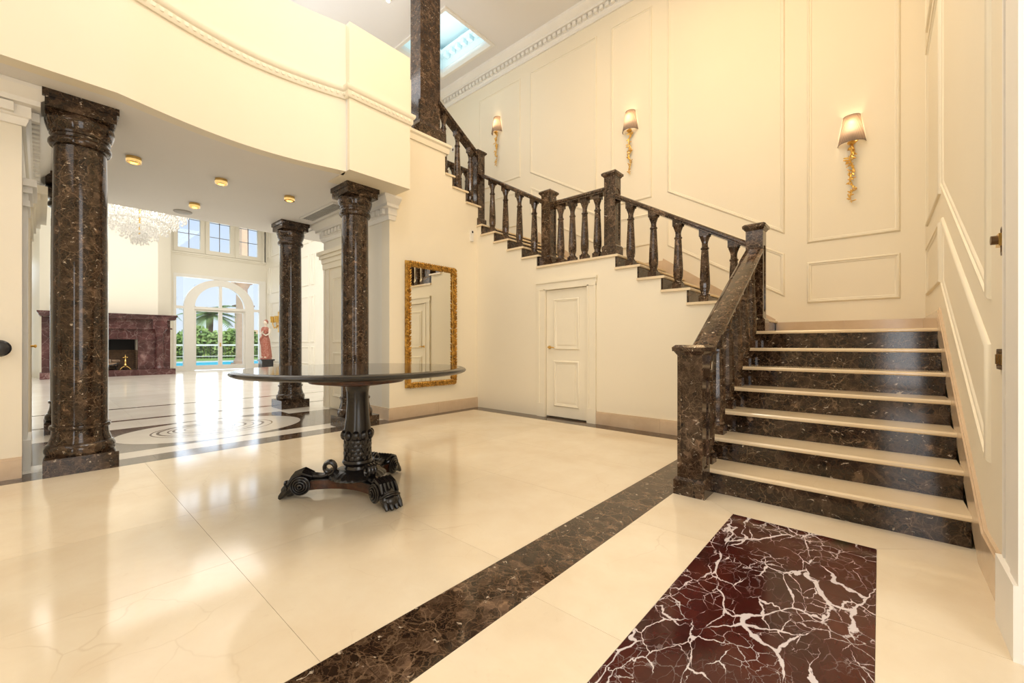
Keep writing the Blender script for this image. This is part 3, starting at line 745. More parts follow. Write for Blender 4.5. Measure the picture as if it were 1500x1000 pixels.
g = balustrade('balustrade of the lowest flight, its broad rail sloping up beside the wide steps', (-1.0, 3.3, 0.174))
f1 = lambda y: 1.045 + 0.60 * (y - 3.25)
rail(g, (-1.0, 3.20, f1(3.20)), (-1.0, 5.02, f1(5.02)))
for k in range(6):
    y = F1Y[k] + 0.145; baluster(g, -1.0, y, RS * (k + 1), f1(y) - 0.076)
g = balustrade('balustrade of the second flight, five balusters climbing left above the small white door', (-1.2, 5.1, 1.39))
f2 = lambda x: 2.20 + 0.5705 * (-1.08 - x)
rail(g, (-1.08, 5.10, f2(-1.08)), (-2.62, 5.10, f2(-2.62)))
for k in range(5):
    x = F2X[k] - 0.155; baluster(g, x, 5.10, L1 + RS * (k + 1), f2(x) - 0.076)
g = balustrade('short level balustrade of four balusters between two newel posts in mid-wall', (-3.23, 5.1, L2))
rail(g, (-2.78, 5.10, 3.205), (-3.68, 5.10, 3.205))
for k in range(4): baluster(g, -2.925 - 0.205 * k, 5.10, L2, 3.205 - 0.076)
g = balustrade('balustrade of the third flight, its rail falling right from the corner to the level rail', (-4.5, 5.1, 2.6))
f3 = lambda x: 3.275 + 0.574 * (-3.83 - x)
rail(g, (-3.84, 5.10, f3(-3.84)), (-5.22, 5.10, f3(-5.22)))
for k in range(4):
    x = F3X[k] - 0.150; baluster(g, x, 5.10, L2 + RS * (k + 1), f3(x) - 0.076)
g = balustrade('uppermost balustrade beside the square marble pier, above the gilt mirror', (-5.3, 4.5, 3.65))
f4 = lambda y: 4.401 + 0.622 * (5.077 - y)
rail(g, (-5.30, 5.02, f4(5.02)), (-5.30, 4.18, f4(4.18)))
for k in (1, 2, 3):
    y = F4Y[k] - 0.135; baluster(g, -5.30, y, L3 + RS * (k + 1), f4(y) - 0.076)
g = balustrade('distant gallery balustrade glimpsed between the highest balusters', (-7.1, 5.5, LB))
rail(g, (-7.1, 4.3, 5.08), (-7.1, HB, 5.08))
for k in range(11): baluster(g, -7.1, 4.42 + 0.205 * k, LB, 5.08 - 0.076)

# square marble pier on the balcony corner
pier = thing('marble_pier', 'tall square brown marble pier rising to the ceiling beside the top of the stairs', 'pillar', (-5.385, 4.03, 4.27))
MB().box(-5.56, -5.225, 3.80, 4.32, 4.27, 4.45).add([(-5.56, 3.80, 4.45), (-5.225, 3.80, 4.45), (-5.225, 4.32, 4.45), (-5.56, 4.32, 4.45), (-5.535, 3.83, 4.52), (-5.25, 3.83, 4.52), (-5.25, 4.25, 4.52), (-5.535, 4.25, 4.52)], [(0, 1, 5, 4), (1, 2, 6, 5), (2, 3, 7, 6), (3, 0, 4, 7), (4, 5, 6, 7)]).build('plinth', M['emp_lit'], pier, smooth=False)
MB().box(-5.52, -5.262, 3.845, 4.225, 4.5, HC).build('shaft', M['emp_lit'], pier, smooth=False)

# ------------------------------------------------------------------ doors
def panel_door(x0, x1, z1, yf):
    mb = MB().box(x0, x1, yf, yf + 0.04, 0.02, z1)
    return mb
dr = struct(panel_door(-3.735, -3.022, 1.88, YD + 0.012).build('door_1', M['trim'], smooth=False))
fd = lambda u, v, h: (u, YD + 0.012 - h, v)
for z0, z1 in ((0.17, 0.84), (1.00, 1.74)):
    panel(dr, [(-3.60, z0), (-3.16, z0), (-3.16, z1), (-3.60, z1)], fd, k=0.9)
    MB().box(-3.53, -3.23, YD + 0.004, YD + 0.013, z0 + 0.07, z1 - 0.07).build('raised_panel', M['trim'], dr, smooth=False)
h = MB().lathe([(0.024, 0), (0.024, 0.012), (0.012, 0.016), (0.010, 0.05)], 0, 0, 12)
hv = [(-3.675 + x, YD + 0.012 - z, 1.035 + y) for x, y, z in h.v]
hb = MB().add(hv, h.f).tube([(-3.675, YD - 0.036, 1.035), (-3.62, YD - 0.040, 1.037), (-3.565, YD - 0.036, 1.030)], [0.011, 0.009, 0.008])
hb.build('handle', M['gold'], dr)
ca = MB()
for a, b, hh in ((-3.885, -3.845, 0.028), (-3.845, -3.765, 0.020), (-3.765, -3.738, 0.030), (-3.02, -2.992, 0.030), (-2.992, -2.925, 0.020), (-2.925, -2.885, 0.028)):
    ca.box(a, b, YD - hh, YD, 0.2, 1.90)
ca.box(-3.885, -2.885, YD - 0.03, YD, 1.885, 1.93).box(-3.895, -2.875, YD - 0.024, YD, 1.93, 1.985).box(-3.905, -2.865, YD - 0.04, YD, 1.985, 2.02)
ca.box(-3.89, -3.735, YD - 0.034, YD, 0.0, 0.2).box(-3.022, -2.88, YD - 0.034, YD, 0.0, 0.2)
ca.build('casing', M['trim'], dr, smooth=False)

# doorway in the vestibule wall behind the column
dr2 = struct(MB().box(-7.02, -6.12, 3.262, 3.279, 0.02, 2.36).build('door_2', M['trim'], smooth=False))
ca = MB()
for a, b, hh in ((-7.22, -7.16, 0.035), (-7.16, -7.06, 0.025), (-7.06, -7.02, 0.035), (-6.12, -6.08, 0.035), (-6.08, -5.98, 0.025), (-5.98, -5.92, 0.035)):
    ca.box(a, b, 3.28 - hh, 3.28, 0.0, 2.40)
ca.box(-7.24, -5.90, 3.235, 3.28, 2.36, 2.46).box(-7.25, -5.89, 3.22, 3.28, 2.46, 2.54).box(-7.29, -5.86, 3.195, 3.28, 2.54, 2.60).box(-7.32, -5.83, 3.165, 3.28, 2.60, 2.66)
ca.build('casing', M['trim'], dr2, smooth=False)
for z0, z1 in ((0.2, 0.95), (1.1, 2.2)):
    panel(dr2, [(-6.9, z0), (-6.24, z0), (-6.24, z1), (-6.9, z1)], lambda u, v, h: (u, 3.262 - h, v))
MB().tube([(-6.2, 3.26, 1.04), (-6.2, 3.21, 1.04), (-6.30, 3.205, 1.04)], 0.011).build('handle', M['gold'], dr2)
# doorway in the left vestibule wall, seen edge on
dr3 = struct(MB().box(-7.7, -6.62, -0.099, -0.082, 0.02, 2.36).build('door_3', M['trim'], smooth=False))
ca = MB()
for a, b, hh in ((-7.86, -7.7, 0.03), (-6.62, -6.44, 0.03)): ca.box(a, b, -0.1, -0.1 + hh, 0.0, 2.40)
ca.box(-7.9, -6.42, -0.1, -0.055, 2.36, 2.46).box(-7.93, -6.40, -0.1, -0.035, 2.46, 2.54).box(-7.97, -6.37, -0.1, 0.0, 2.54, 2.60).box(-8.0, -6.34, -0.1, 0.05, 2.60, 2.68)
ca.build('casing', M['trim'], dr3, smooth=False)
MB().box(-6.80, -6.74, -0.084, -0.072, 0.96, 1.16).tube([(-6.77, -0.075, 1.06), (-6.77, -0.035, 1.06)], 0.012).tube([(-6.77, -0.04, 1.06), (-6.89, -0.035, 1.06)], [0.012, 0.009]).ell((-6.77, -0.037, 1.06), (0.018, 0.014, 0.018)).build('handle', M['gold'], dr3)
# white pilaster with a stepped capital on the corner beside it
pil = struct(MB().box(-5.92, -5.50, -0.1, -0.075, 0.26, 2.26).build('trim_7', M['white'], smooth=False))
MB().box(-5.96, -5.46, -0.1, -0.06, 2.26, 2.31).box(-5.94, -5.48, -0.1, -0.07, 2.31, 2.37).box(-5.98, -5.44, -0.1, -0.045, 2.37, 2.42).box(-6.02, -5.40, -0.1, -0.02, 2.42, 2.48).build('capital', M['white'], pil, smooth=False)
MB().box(-5.96, -5.46, -0.1, -0.055, 0.0, 0.26).build('plinth_block', M['white'], pil, smooth=False)

# ------------------------------------------------------------------ gilt mirror
mir = thing('wall_mirror', 'tall rectangular mirror in a carved gilt frame hanging on the cream wall', 'mirror', (XM, 4.01, 0.43))
y0, y1, z0, z1 = 3.535, 4.492, 0.435, 2.31
MB().box(XM, XM + 0.018, y0 + 0.05, y1 - 0.05, z0 + 0.05, z1 - 0.05).build('glass', M['mirror'], mir, smooth=False)
fr = MB().sweep([(y0, z0), (y1, z0), (y1, z1), (y0, z1)], [(0.0, 0.0), (0.0, 0.03), (0.012, 0.045), (0.035, 0.05), (0.055, 0.042), (0.07, 0.026), (0.075, 0.0)], lambda u, v, h: (XM + h, u, v), closed=True)
rng = random.Random(3)
def leafrow(p, q, n):
    for k in range(n):
        s = (k + 0.5) / n; y = p[0] + (q[0] - p[0]) * s; z = p[1] + (q[1] - p[1]) * s
        along = Vector((0, q[0] - p[0], q[1] - p[1])).normalized(); side = Vector((1, 0, 0)).cross(along)
        for sd in (-1, 1):
            d = (along + side * (0.7 * sd)).normalized(); e2 = Vector((1, 0, 0)).cross(d)
            rot = Matrix((d, e2, Vector((1, 0, 0)))).transposed()
            fr.ell(Vector((XM + 0.047, y, z)) + side * (0.024 * sd) + along * rng.uniform(-.008, .008), (0.034, 0.013, 0.014 + rng.uniform(0, .008)), rot, 6, 4)
c = 0.037
for p, q, n in (((y0 + c, z0 + c), (y1 - c, z0 + c), 22), ((y0 + c, z1 - c), (y1 - c, z1 - c), 22), ((y0 + c, z0 + c), (y0 + c, z1 - c), 44), ((y1 - c, z0 + c), (y1 - c, z1 - c), 44)): leafrow(p, q, n)
for yy in (y0 + c, y1 - c):
    for zz in (z0 + c, z1 - c): fr.ell((XM + 0.05, yy, zz), (0.02, 0.036, 0.036), nu=8, nv=6)
fr.build('frame', M['gold_old'], mir)

# ------------------------------------------------------------------ round table
TX, TY = -2.87, 1.54
tab = thing('pedestal_table', 'large round black pedestal table on three carved paw feet in the middle of the hall', 'table', (TX, TY, 0))
MB().lathe([(0.735, 0.868), (0.765, 0.870), (0.783, 0.878), (0.790, 0.888), (0.783, 0.899), (0.768, 0.905), (0.74, 0.9065)], TX, TY, 96).build('table_rim', M['ebony'], tab)
MB().lathe([(0.742, 0.875), (0.742, 0.907)], TX, TY, 96).build('tabletop', M['ebony_top'], tab)
MB().lathe([(0.36, 0.830), (0.42, 0.834), (0.43, 0.848), (0.42, 0.870)], TX, TY, 64).build('apron', M['mahogany'], tab)
MB().lathe([(0.15, 0.786), (0.19, 0.789), (0.20, 0.799), (0.28, 0.802), (0.325, 0.808), (0.33, 0.832)], TX, TY, 48).build('under_plate', M['mahogany'], tab)
MB().lathe([(0.098, 0.79), (0.083, 0.770), (0.075, 0.73), (0.074, 0.66), (0.078, 0.60), (0.084, 0.53), (0.092, 0.47), (0.094, 0.44)], TX, TY, 40).build('pedestal_shaft', M['ebony'], tab)
cp = MB()
for k in range(10):
    a = 2 * math.pi * k / 10
    cp.ell((TX + 0.095 * math.cos(a), TY + 0.095 * math.sin(a), 0.425), (0.024, 0.030, 0.036), Matrix.Rotation(a, 3, 'Z'), 10, 6)
cp.lathe([(0.09, 0.385), (0.098, 0.40), (0.098, 0.42), (0.09, 0.45)], TX, TY, 40)
cp.build('leaf_collar', M['ebony'], tab)
cv = MB().lathe([(0.088, 0.245), (0.089, 0.28), (0.092, 0.34), (0.094, 0.39)], TX, TY, 64, mod=lambda a, h: 1 + 0.028 * math.sin(a * 16) * math.cos(h * 130))
for j in range(5):
    for k in range(14):
        a = 2 * math.pi * (k + (j % 2) / 2) / 14
        cv.ell((TX + 0.091 * math.cos(a), TY + 0.091 * math.sin(a), 0.262 + 0.028 * j), (0.008, 0.015, 0.021), Matrix.Rotation(a, 3, 'Z'), 6, 4)
cv.build('carved_sleeve', M['ebony'], tab)
MB().lathe([(0.084, 0.20), (0.100, 0.214), (0.107, 0.228), (0.100, 0.244), (0.088, 0.25)], TX, TY, 48, mod=lambda a, h: 1 + 0.02 * math.sin(a * 24)).lathe([(0.10, 0.172), (0.088, 0.19), (0.084, 0.205)], TX, TY, 48).build('ring', M['ebony'], tab)
MB().lathe([(0.185, 0.122), (0.195, 0.130), (0.185, 0.146), (0.150, 0.168), (0.112, 0.180), (0.09, 0.182)], TX, TY, 96, mod=lambda a, h: 1 + (0.045 * abs(math.sin(a * 13)) if h < 0.172 else 0)).build('gadrooned_foot', M['ebony'], tab)
AN = [R(-124), R(-2), R(116)]
pl = []
for i in range(3):
    a0, a1 = AN[i], AN[(i + 1) % 3] + (2 * math.pi if i == 2 else 0)
    for sgn in (-1, 1): pass
    d = Vector((math.cos(a0), math.sin(a0))); n = Vector((-d.y, d.x))
    pl += [d * 0.40 - n * 0.075, d * 0.40 + n * 0.075]
    e = Vector((math.cos(a1), math.sin(a1))); m_ = Vector((-e.y, e.x))
    A = d * 0.40 + n * 0.075; B = e * 0.40 - m_ * 0.075; mid = (A + B) * 0.5; inn = mid.normalized() * 0.115
    for s in (0.15, 0.3, 0.42, 0.5, 0.58, 0.7, 0.85):
        w_ = 4 * s * (1 - s); q = A + (B - A) * s
        pl.append(q + (inn - mid) * (w_ ** 0.8))
pts = [(TX + p.x, TY + p.y) for p in pl]
MB().prism(pts, XY, 0.055, 0.118).build('base_plate', M['mahogany'], tab, angle=30)
MB().prism([(TX + p.x * 1.0, TY + p.y * 1.0) for p in pl], XY, 0.118, 0.126).build('base_top', M['ebony'], tab, angle=30)
for a in AN:
    rot = Matrix.Rotation(a, 3, 'Z'); o = Vector((TX, TY, 0))
    L = lambda x, y, z: o + rot @ Vector((x, y, z))
    pf = MB()
    pf.ell(L(0.41, 0, 0.080), (0.070, 0.064, 0.060), rot, 14, 9)
    pf.ell(L(0.375, 0, 0.115), (0.060, 0.075, 0.058), rot, 14, 9)
    for k, yy in enumerate((-0.045, -0.015, 0.015, 0.045)):     # toes and claws
        ln = 0.052 if k in (1, 2) else 0.044
        pf.tube([L(0.385, yy * 0.9, 0.098), L(0.445, yy, 0.074), L(0.468 + ln * 0.35, yy * 1.1, 0.036), L(0.463 + ln, yy * 1.15, 0.012)], [0.030, 0.027, 0.022, 0.011], 8)
        pf.ell(L(0.462, yy * 1.05, 0.064), (0.022, 0.017, 0.022), rot, 8, 5)
    pf.ell(L(0.452, 0, 0.052), (0.058, 0.062, 0.044), rot, 12, 7)
    for sd in (-1, 1):                                           # volute discs on both flanks
        for rr, th in ((0.060, 0.070), (0.044, 0.078), (0.028, 0.085), (0.012, 0.092)):
            ring = []
            for q in range(20):
                b = 2 * math.pi * q / 20
                ring.append(L(0.37 + rr * math.cos(b), sd * th, 0.095 + rr * math.sin(b)))
            pf.tube(ring + ring[:1], 0.0075, 6, cap=False)
        pf.ell(L(0.37, sd * 0.070, 0.095), (0.058, 0.012, 0.058), rot, 12, 7)
    for k in range(5):                                           # locks of mane over the foot
        yy = -0.052 + 0.026 * k
        pf.tube([L(0.30, yy * 0.8, 0.150), L(0.36, yy, 0.178), L(0.42, yy, 0.155), L(0.455, yy * 1.1, 0.105)], [0.012, 0.016, 0.015, 0.007], 7)
    # bands across the ankle
    for zz in (0.10, 0.085):
        pf.tube([L(0.452, -0.07, zz - .02), L(0.475, -0.035, zz + .004), L(0.482, 0, zz + .01), L(0.475, 0.035, zz + .004), L(0.452, 0.07, zz - .02)], 0.008, 6)
    pf.build('paw_foot', M['ebony'], tab)
    # acanthus leaf curling back to a scroll beside the pedestal
    sc_ = MB()
    for yy, kk in ((-0.022, 0.9), (0.0, 1.0), (0.022, 0.9)):
        q = [L(0.34, yy, 0.160), L(0.29, yy, 0.142), L(0.24, yy, 0.134), L(0.20, yy, 0.145)]
        for j in range(16):
            b = -math.pi / 2 + 2 * math.pi * j / 13; rr = 0.050 - 0.0017 * j
            q.append(L(0.200 - 0.006 + -rr * math.cos(b) * 0.9, yy, 0.192 + rr * math.sin(b)))
        sc_.tube(q, [0.018 * kk] * 4 + [0.015 * kk] * 10 + [0.012] * 6, 7)
    sc_.build('leaf_scroll', M['ebony'], tab)

# ------------------------------------------------------------------ wall sconces
def sconce(label, cx, zb):
    """zb: bottom of the shade"""
    t = thing('wall_sconce', label, 'wall lamp', (cx, HB, zb - 0.75), 'gilt sconces on the stair wall')
    n = 28; vs = []; fs = []
    r0, r1, hh = 0.136, 0.084, 0.335
    rows = 7
    for j in range(rows):
        s = j / (rows - 1); r = r0 + (r1 - r0) * s
        for k in range(n + 1):
            a = -math.pi * k / n
            rr = r * (1 + 0.012 * math.cos(k * math.pi))
            vs.append((cx + rr * math.cos(a), HB - 0.004 + rr * 0.95 * math.sin(a), zb + hh * s))
    for j in range(rows - 1):
        for k in range(n):
            b = j * (n + 1) + k; fs.append((b, b + 1, b + n + 2, b + n + 1))
    MB().add(vs, fs).build('shade', M['shade'], t, angle=80)
    for s, r in ((0, r0), (1, r1)):
        br = MB().tube([(cx + r * math.cos(-math.pi * k / n), HB - 0.004 + r * 0.95 * math.sin(-math.pi * k / n), zb + hh * s) for k in range(n + 1)], 0.0035, 5)
        br.build('shade_binding', M['shade'], t)
    MB().ell((cx, HB - 0.062, zb + 0.15), (0.022, 0.022, 0.045), nu=10, nv=8).build('bulb', M['bulb'], t)
    v = MB(); rg = random.Random(int(zb * 100))
    v.tube([(cx, HB - 0.055, zb + 0.12), (cx, HB - 0.055, zb - 0.01)], 0.012, 8).lathe([(0.03, 0.0), (0.045, 0.015), (0.04, 0.03), (0.02, 0.04)], cx, HB - 0.058, 12, z=zb - 0.02)
    pts = []
    for k in range(34):
        s = k / 33; pts.append((cx + 0.020 * math.sin(s * 19) * (1 - 0.5 * s), HB - 0.040 + 0.012 * math.cos(s * 15), zb - 0.01 - 0.72 * s))
    v.tube(pts, [0.010 - 0.006 * k / 33 for k in range(34)], 6)
    for k in range(46):
        s = (k + 0.3) / 46; amp = 0.052 * (1 - 0.45 * s) + 0.008
        a = rg.uniform(0, math.pi * 2); d = Vector((math.cos(a), -0.55 * abs(rg.random()), math.sin(a))).normalized()
        e = d.cross(Vector((0, 1, 0.2))).normalized(); f_ = d.cross(e)
        rot = Matrix((d, e, f_)).transposed(); ln = rg.uniform(0.6, 1.25)
        p = Vector((cx + 0.020 * math.sin(s * 19), HB - 0.045, zb - 0.02 - 0.70 * s)) + d * (amp * 0.55)
        v.ell(p, (amp * 0.62 * ln, amp * 0.20, amp * 0.14), rot, 6, 4)
        if k % 3 == 0:
            q = p + d * amp * 0.6
            v.tube([p - d * amp, p, q], [0.004, 0.004, 0.003], 5); v.ell(q, (0.008, 0.008, 0.008), nu=6, nv=4)
    v.build('vine_stem', M['gold'], t)
    l = lamp('sconce_glow', 'POINT', (cx, HB - 0.07, zb + 0.23), (0, 0, 0), 1.6, (1.0, 0.70, 0.38), 0.03); l.parent = t; l.location = Vector(l.location) - Vector((cx, HB, zb - 0.75))
    return t
sconce('highest wall sconce, farthest left, with brown pleated half shade over a gold vine', -6.246, 5.675)
sconce('middle wall sconce, brightly lit shade over a gold vine, above the tall mid-wall newel', -3.152, 4.665)
sconce('lowest and nearest wall sconce, brown pleated shade over a long gold vine at right', -0.258, 3.535)

# ------------------------------------------------------------------ switches, sensor, downlights, vent
def plate(label, y0, y1, z0, z1, dial):
    t = thing('wall_switch', label, 'switch', (XR, (y0 + y1) / 2, z0))
    MB().box(XR - 0.008, XR, y0, y1, z0, z1).build('plate', M['bronze'], t, smooth=False)
    fr = MB().sweep([(y0, z0), (y0, z1), (y1, z1), (y1, z0)], [(0, 0), (0.0, 0.012), (-0.010, 0.014), (-0.016, 0.008), (-0.016, 0.0)], lambda u, v, h: (XR - h, u, v), closed=True)
    fr.build('rim', M['bronze'], t)
    if dial:
        MB().box(XR - 0.028, XR - 0.006, y0 + 0.02, y1 - 0.02, z0 + 0.03, z1 - 0.035).build('thermostat_box', M['brass'], t, smooth=False)
        MB().tube([(XR - 0.028, (y0 + y1) / 2, (z0 + z1) / 2), (XR - 0.046, (y0 + y1) / 2, (z0 + z1) / 2)], 0.018, 12).build('knob', M['bronze'], t)
    else:
        for k in range(3):
            c = y0 + (y1 - y0) * (0.24 + 0.26 * k)
            MB().box(XR - 0.020, XR - 0.006, c - 0.014, c + 0.014, z0 + 0.022, z1 - 0.022).build('rocker', M['brass'], t, smooth=False)
    return t
plate('antique bronze control with a brass knob, upper one on the right wall edge', 2.52, 2.62, 1.445, 1.56, True)
plate('wide antique bronze switch plate, lower one on the right wall edge', 2.52, 2.70, 0.975, 1.06, False)
sn = thing('motion_sensor', 'small white wall sensor with a black lens in the corner above the mirror', 'sensor', (XM + 0.02, 4.86, 2.86))
MB().box(XM, XM + 0.035, 4.83, 4.885, 2.83, 3.02).build('housing', M['plastic'], sn, smooth=False)
MB().ell((XM + 0.034, 4.858, 2.985), (0.012, 0.018, 0.020), nu=10, nv=6).build('lens', M['lens'], sn)
for lb, cx, cy in (('brass downlight nearest the left marble column', -6.196, 0.684), ('brass downlight in the middle of the low ceiling', -6.20, 1.503), ('small brass downlight toward the living room, beside the round speaker', -7.56, 1.501), ('brass downlight left of the column behind the table', -6.209, 2.313), ('tiny brass downlight half behind the farther right column', -7.56, 2.95)):
    t = thing('downlight', lb, 'downlight', (cx, cy, 3.09), 'brass downlights under the gallery')
    MB().lathe([(0.052, 0.0), (0.066, 0.0), (0.068, 0.02), (0.066, 0.059), (0.052, 0.059)], cx, cy, 24, cap=False, z=3.09).lathe([(0.05, 0.035), (0.05, 0.058)], cx, cy, 20, z=3.09).build('rim', M['brass'], t)
    MB().lathe([(0.0, -0.004), (0.02, -0.002), (0.03, 0.004), (0.03, 0.01)], cx, cy, 16, z=3.115).build('lamp', M['spot'], t)
sp = MB().lathe([(0.0, 0.0), (0.10, 0.002), (0.115, 0.008), (0.12, 0.02)], -8.15, 1.47, 32, z=3.128)
tag(sp.build('ceiling_speaker', M['grille']), 'flat round grey ceiling speaker near the edge of the low ceiling', 'speaker')
vt = thing('ceiling_vent', 'long narrow slotted ceiling vent between the two right-hand column tops', 'vent', (-6.5, 2.93, 3.13))
V0, V1, W0, W1 = -7.12, -5.95, 2.80, 3.04
MB().box(V0, V1, W0, W0 + 0.03, 3.130, 3.149).box(V0, V1, W1 - 0.03, W1, 3.130, 3.149).box(V0, V0 + 0.03, W0 + 0.03, W1 - 0.03, 3.130, 3.149).box(V1 - 0.03, V1, W0 + 0.03, W1 - 0.03, 3.130, 3.149).build('frame', M['ceil'], vt, smooth=False)
for k in range(6): MB().box(V0 + 0.03, V1 - 0.03, W0 + 0.036 + 0.03 * k, W0 + 0.052 + 0.03 * k, 3.136, 3.149).build('blade', M['grille'], vt, smooth=False)
MB().box(V0 + 0.03, V1 - 0.03, W0 + 0.03, W1 - 0.03, 3.146, 3.149).build('duct', M['iron'], vt, smooth=False)
up = thing('crystal_downlight', 'small crystal ceiling light high above the balcony', 'downlight', (-6.48, 4.05, HC - 0.06))
UX, UY = -6.48, 4.05
up.location = (UX, UY, HC - 0.06)
MB().lathe([(0.05, 0.0), (0.055, 0.02), (0.05, 0.06)], UX, UY, 20, z=HC - 0.06).build('rim', M['brass'], up)
MB().ell((UX, UY, HC - 0.075), (0.035, 0.035, 0.03), nu=8, nv=5).build('crystal', M['crystal_glow'], up)
kn = thing('door_knob', 'round dark pull knob poking in at the left edge of the view', 'knob', (XM, -0.215, 0.99))
kv = MB().lathe([(0.05, 0.0), (0.05, 0.012), (0.03, 0.018), (0.022, 0.03), (0.022, 0.06), (0.045, 0.07), (0.062, 0.085), (0.066, 0.105), (0.055, 0.125), (0.03, 0.136), (0.0, 0.139)], 0, 0, 28)
MB().add([(XM + z, -0.215 + x, 1.048 + y) for x, y, z in kv.v], kv.f).build('knob', M['dark_stone'], kn)
sw = thing('wall_switch', 'tiny grey switch on the far wall between the highest balusters', 'switch', (-7.72, HB, 5.75))
MB().box(-7.76, -7.68, HB - 0.012, HB, 5.72, 5.82).build('plate', M['plastic'], sw, smooth=False)
MB().box(-7.74, -7.70, HB - 0.02, HB - 0.01, 5.745, 5.795).build('rocker', M['bronze'], sw, smooth=False)

# ------------------------------------------------------------------ living room shell
XW = -21.2
# far wall with two window groups, each: doors with an arched head and sidelights, and three upper lights
WALLT = 0.3
def glazed_wall(name, mir_y, idx):
    """mir_y(y) maps the built right-hand half to its mirror image"""
    def bx(mb, y0, y1, z0, z1, x0=XW - WALLT, x1=XW):
        a, b = mir_y(y0), mir_y(y1); mb.box(x0, x1, min(a, b), max(a, b), z0, z1); return mb
    wl_ = MB()
    bx(wl_, 1.62, 3.56, -0.1, 7.0); bx(wl_, 6.82, 7.3, -0.1, 7.0); bx(wl_, 3.56, 6.82, 3.93, 4.85); bx(wl_, 3.56, 6.82, 6.35, 7.0)
    struct(wl_.build(name, M['wall2'], smooth=False))
    # lower window group
    fr = MB()
    X0, X1 = XW - 0.16, XW + 0.03
    bx(fr, 3.52, 3.61, 0.0, 3.82, X0, X1); bx(fr, 6.60, 6.86, 0.0, 3.82, X0, X1); bx(fr, 3.52, 6.86, 3.82, 3.95, X0, X1)
    bx(fr, 3.85, 4.20, 0.0, 2.62, X0, X1); bx(fr, 6.04, 6.38, 0.0, 2.62, X0, X1)
    bx(fr, 3.61, 3.85, 2.53, 2.64, X0, X1); bx(fr, 6.38, 6.60, 2.53, 2.64, X0, X1); bx(fr, 4.20, 6.04, 2.53, 2.64, X0, X1)
    bx(fr, 3.61, 3.85, 0.0, 0.20, X0, X1); bx(fr, 6.38, 6.60, 0.0, 0.20, X0, X1)
    bx(fr, 5.07, 5.17, 2.64, 3.56, X0 + 0.02, X1 - 0.02)
    # arched head: a thick ring segment whose legs stand on the posts
    n = 20; cy, cz = 5.12, 2.62
    vo, fo = [], []
    for k in range(n + 1):
        a = math.pi * k / n
        for r_, zr in ((0.90, 0.93), (1.27, 1.20)):
            for xx in (X0, X1): vo.append((xx, mir_y(cy + r_ * math.cos(a)), cz + zr * math.sin(a)))
    for k in range(n):
        b = 4 * k
        fo += [(b, b + 4, b + 5, b + 1), (b + 2, b + 3, b + 7, b + 6), (b, b + 2, b + 6, b + 4), (b + 1, b + 5, b + 7, b + 3)]
    fo += [(0, 1, 3, 2), (4 * n, 4 * n + 2, 4 * n + 3, 4 * n + 1)]
    fr.add(vo, fo)
    f0 = struct(fr.build('window_%d' % idx, M['white'], smooth=False))
    for a, b in ((4.20, 5.12), (5.12, 6.04)):
        d_ = MB()
        bx(d_, a, a + 0.075, 0.02, 2.53, XW - 0.11, XW - 0.05); bx(d_, b - 0.075, b, 0.02, 2.53, XW - 0.11, XW - 0.05)
        bx(d_, a + 0.075, b - 0.075, 2.45, 2.53, XW - 0.11, XW - 0.05); bx(d_, a + 0.075, b - 0.075, 0.02, 0.20, XW - 0.11, XW - 0.05)
        d_.build('door_leaf', M['white'], f0, smooth=False)
        g_ = MB(); bx(g_, a + 0.07, b - 0.07, 0.19, 2.46, XW - 0.084, XW - 0.078); g_.build('pane', M['pane'], f0, smooth=False)
    h_ = MB(); bx(h_, 5.10, 5.14, 0.98, 1.14, XW - 0.05, XW - 0.035); h_.build('handle', M['brass'], f0, smooth=False)
    for a, b, z0, z1 in ((3.61, 3.85, 0.2, 2.53), (6.38, 6.60, 0.2, 2.53), (3.61, 3.86, 2.64, 3.82), (6.38, 6.60, 2.64, 3.82), (4.2, 6.04, 2.64, 3.56)):
        g_ = MB(); bx(g_, a, b, z0, z1, XW - 0.084, XW - 0.078); g_.build('pane', M['pane'], f0, smooth=False)
    # upper lights
    for q, (a, b) in enumerate(((3.66, 4.40), (4.72, 5.46), (5.80, 6.53))):
        u = MB()
        bx(u, a - 0.14, a, 5.02, 6.26, XW - 0.12, XW + 0.04); bx(u, b, b + 0.14, 5.02, 6.26, XW - 0.12, XW + 0.04)
        bx(u, a - 0.14, b + 0.14, 4.85, 5.02, XW - 0.12, XW + 0.04); bx(u, a - 0.14, b + 0.14, 6.26, 6.40, XW - 0.12, XW + 0.04)
        uo = struct(u.build('window_%d' % (idx + 1 + q), M['wall2'], smooth=False))
        for z0, z1 in ((5.02, 5.62), (5.62, 6.22), (6.22, 6.30)):
            for c, d in ((a, (a + b) / 2), ((a + b) / 2, b)):
                if z1 > 6.26: continue
                g_ = MB(); bx(g_, c, d, z0, z1, XW - 0.055, XW - 0.050); g_.build('pane', M['pane'], uo, smooth=False)
        gb = MB()
        bx(gb, (a + b) / 2 - 0.016, (a + b) / 2 + 0.016, 5.0, 6.3, XW - 0.065, XW - 0.045)
        for zz in (5.615, 6.215): bx(gb, a, b, zz - 0.014, zz + 0.014, XW - 0.065, XW - 0.045)
        gb.build('glazing_bar', M['lead'], uo, smooth=False)
    # solid pieces between the upper lights
    sl = MB(); bx(sl, 3.545, 3.60, 4.85, 6.4); bx(sl, 4.50, 4.62, 4.85, 6.4); bx(sl, 5.56, 5.70, 4.85, 6.4); bx(sl, 6.63, 6.86, 4.85, 6.4)
    bx(sl, 3.42, 6.9, 4.76, 4.83, XW, XW + 0.07); bx(sl, 3.42, 6.9, 4.70, 4.76, XW, XW + 0.035)
    struct(sl.build('trim_%d' % (10 + idx), M['wall2'], smooth=False))
glazed_wall('wall_garden_right', lambda y: y, 1)
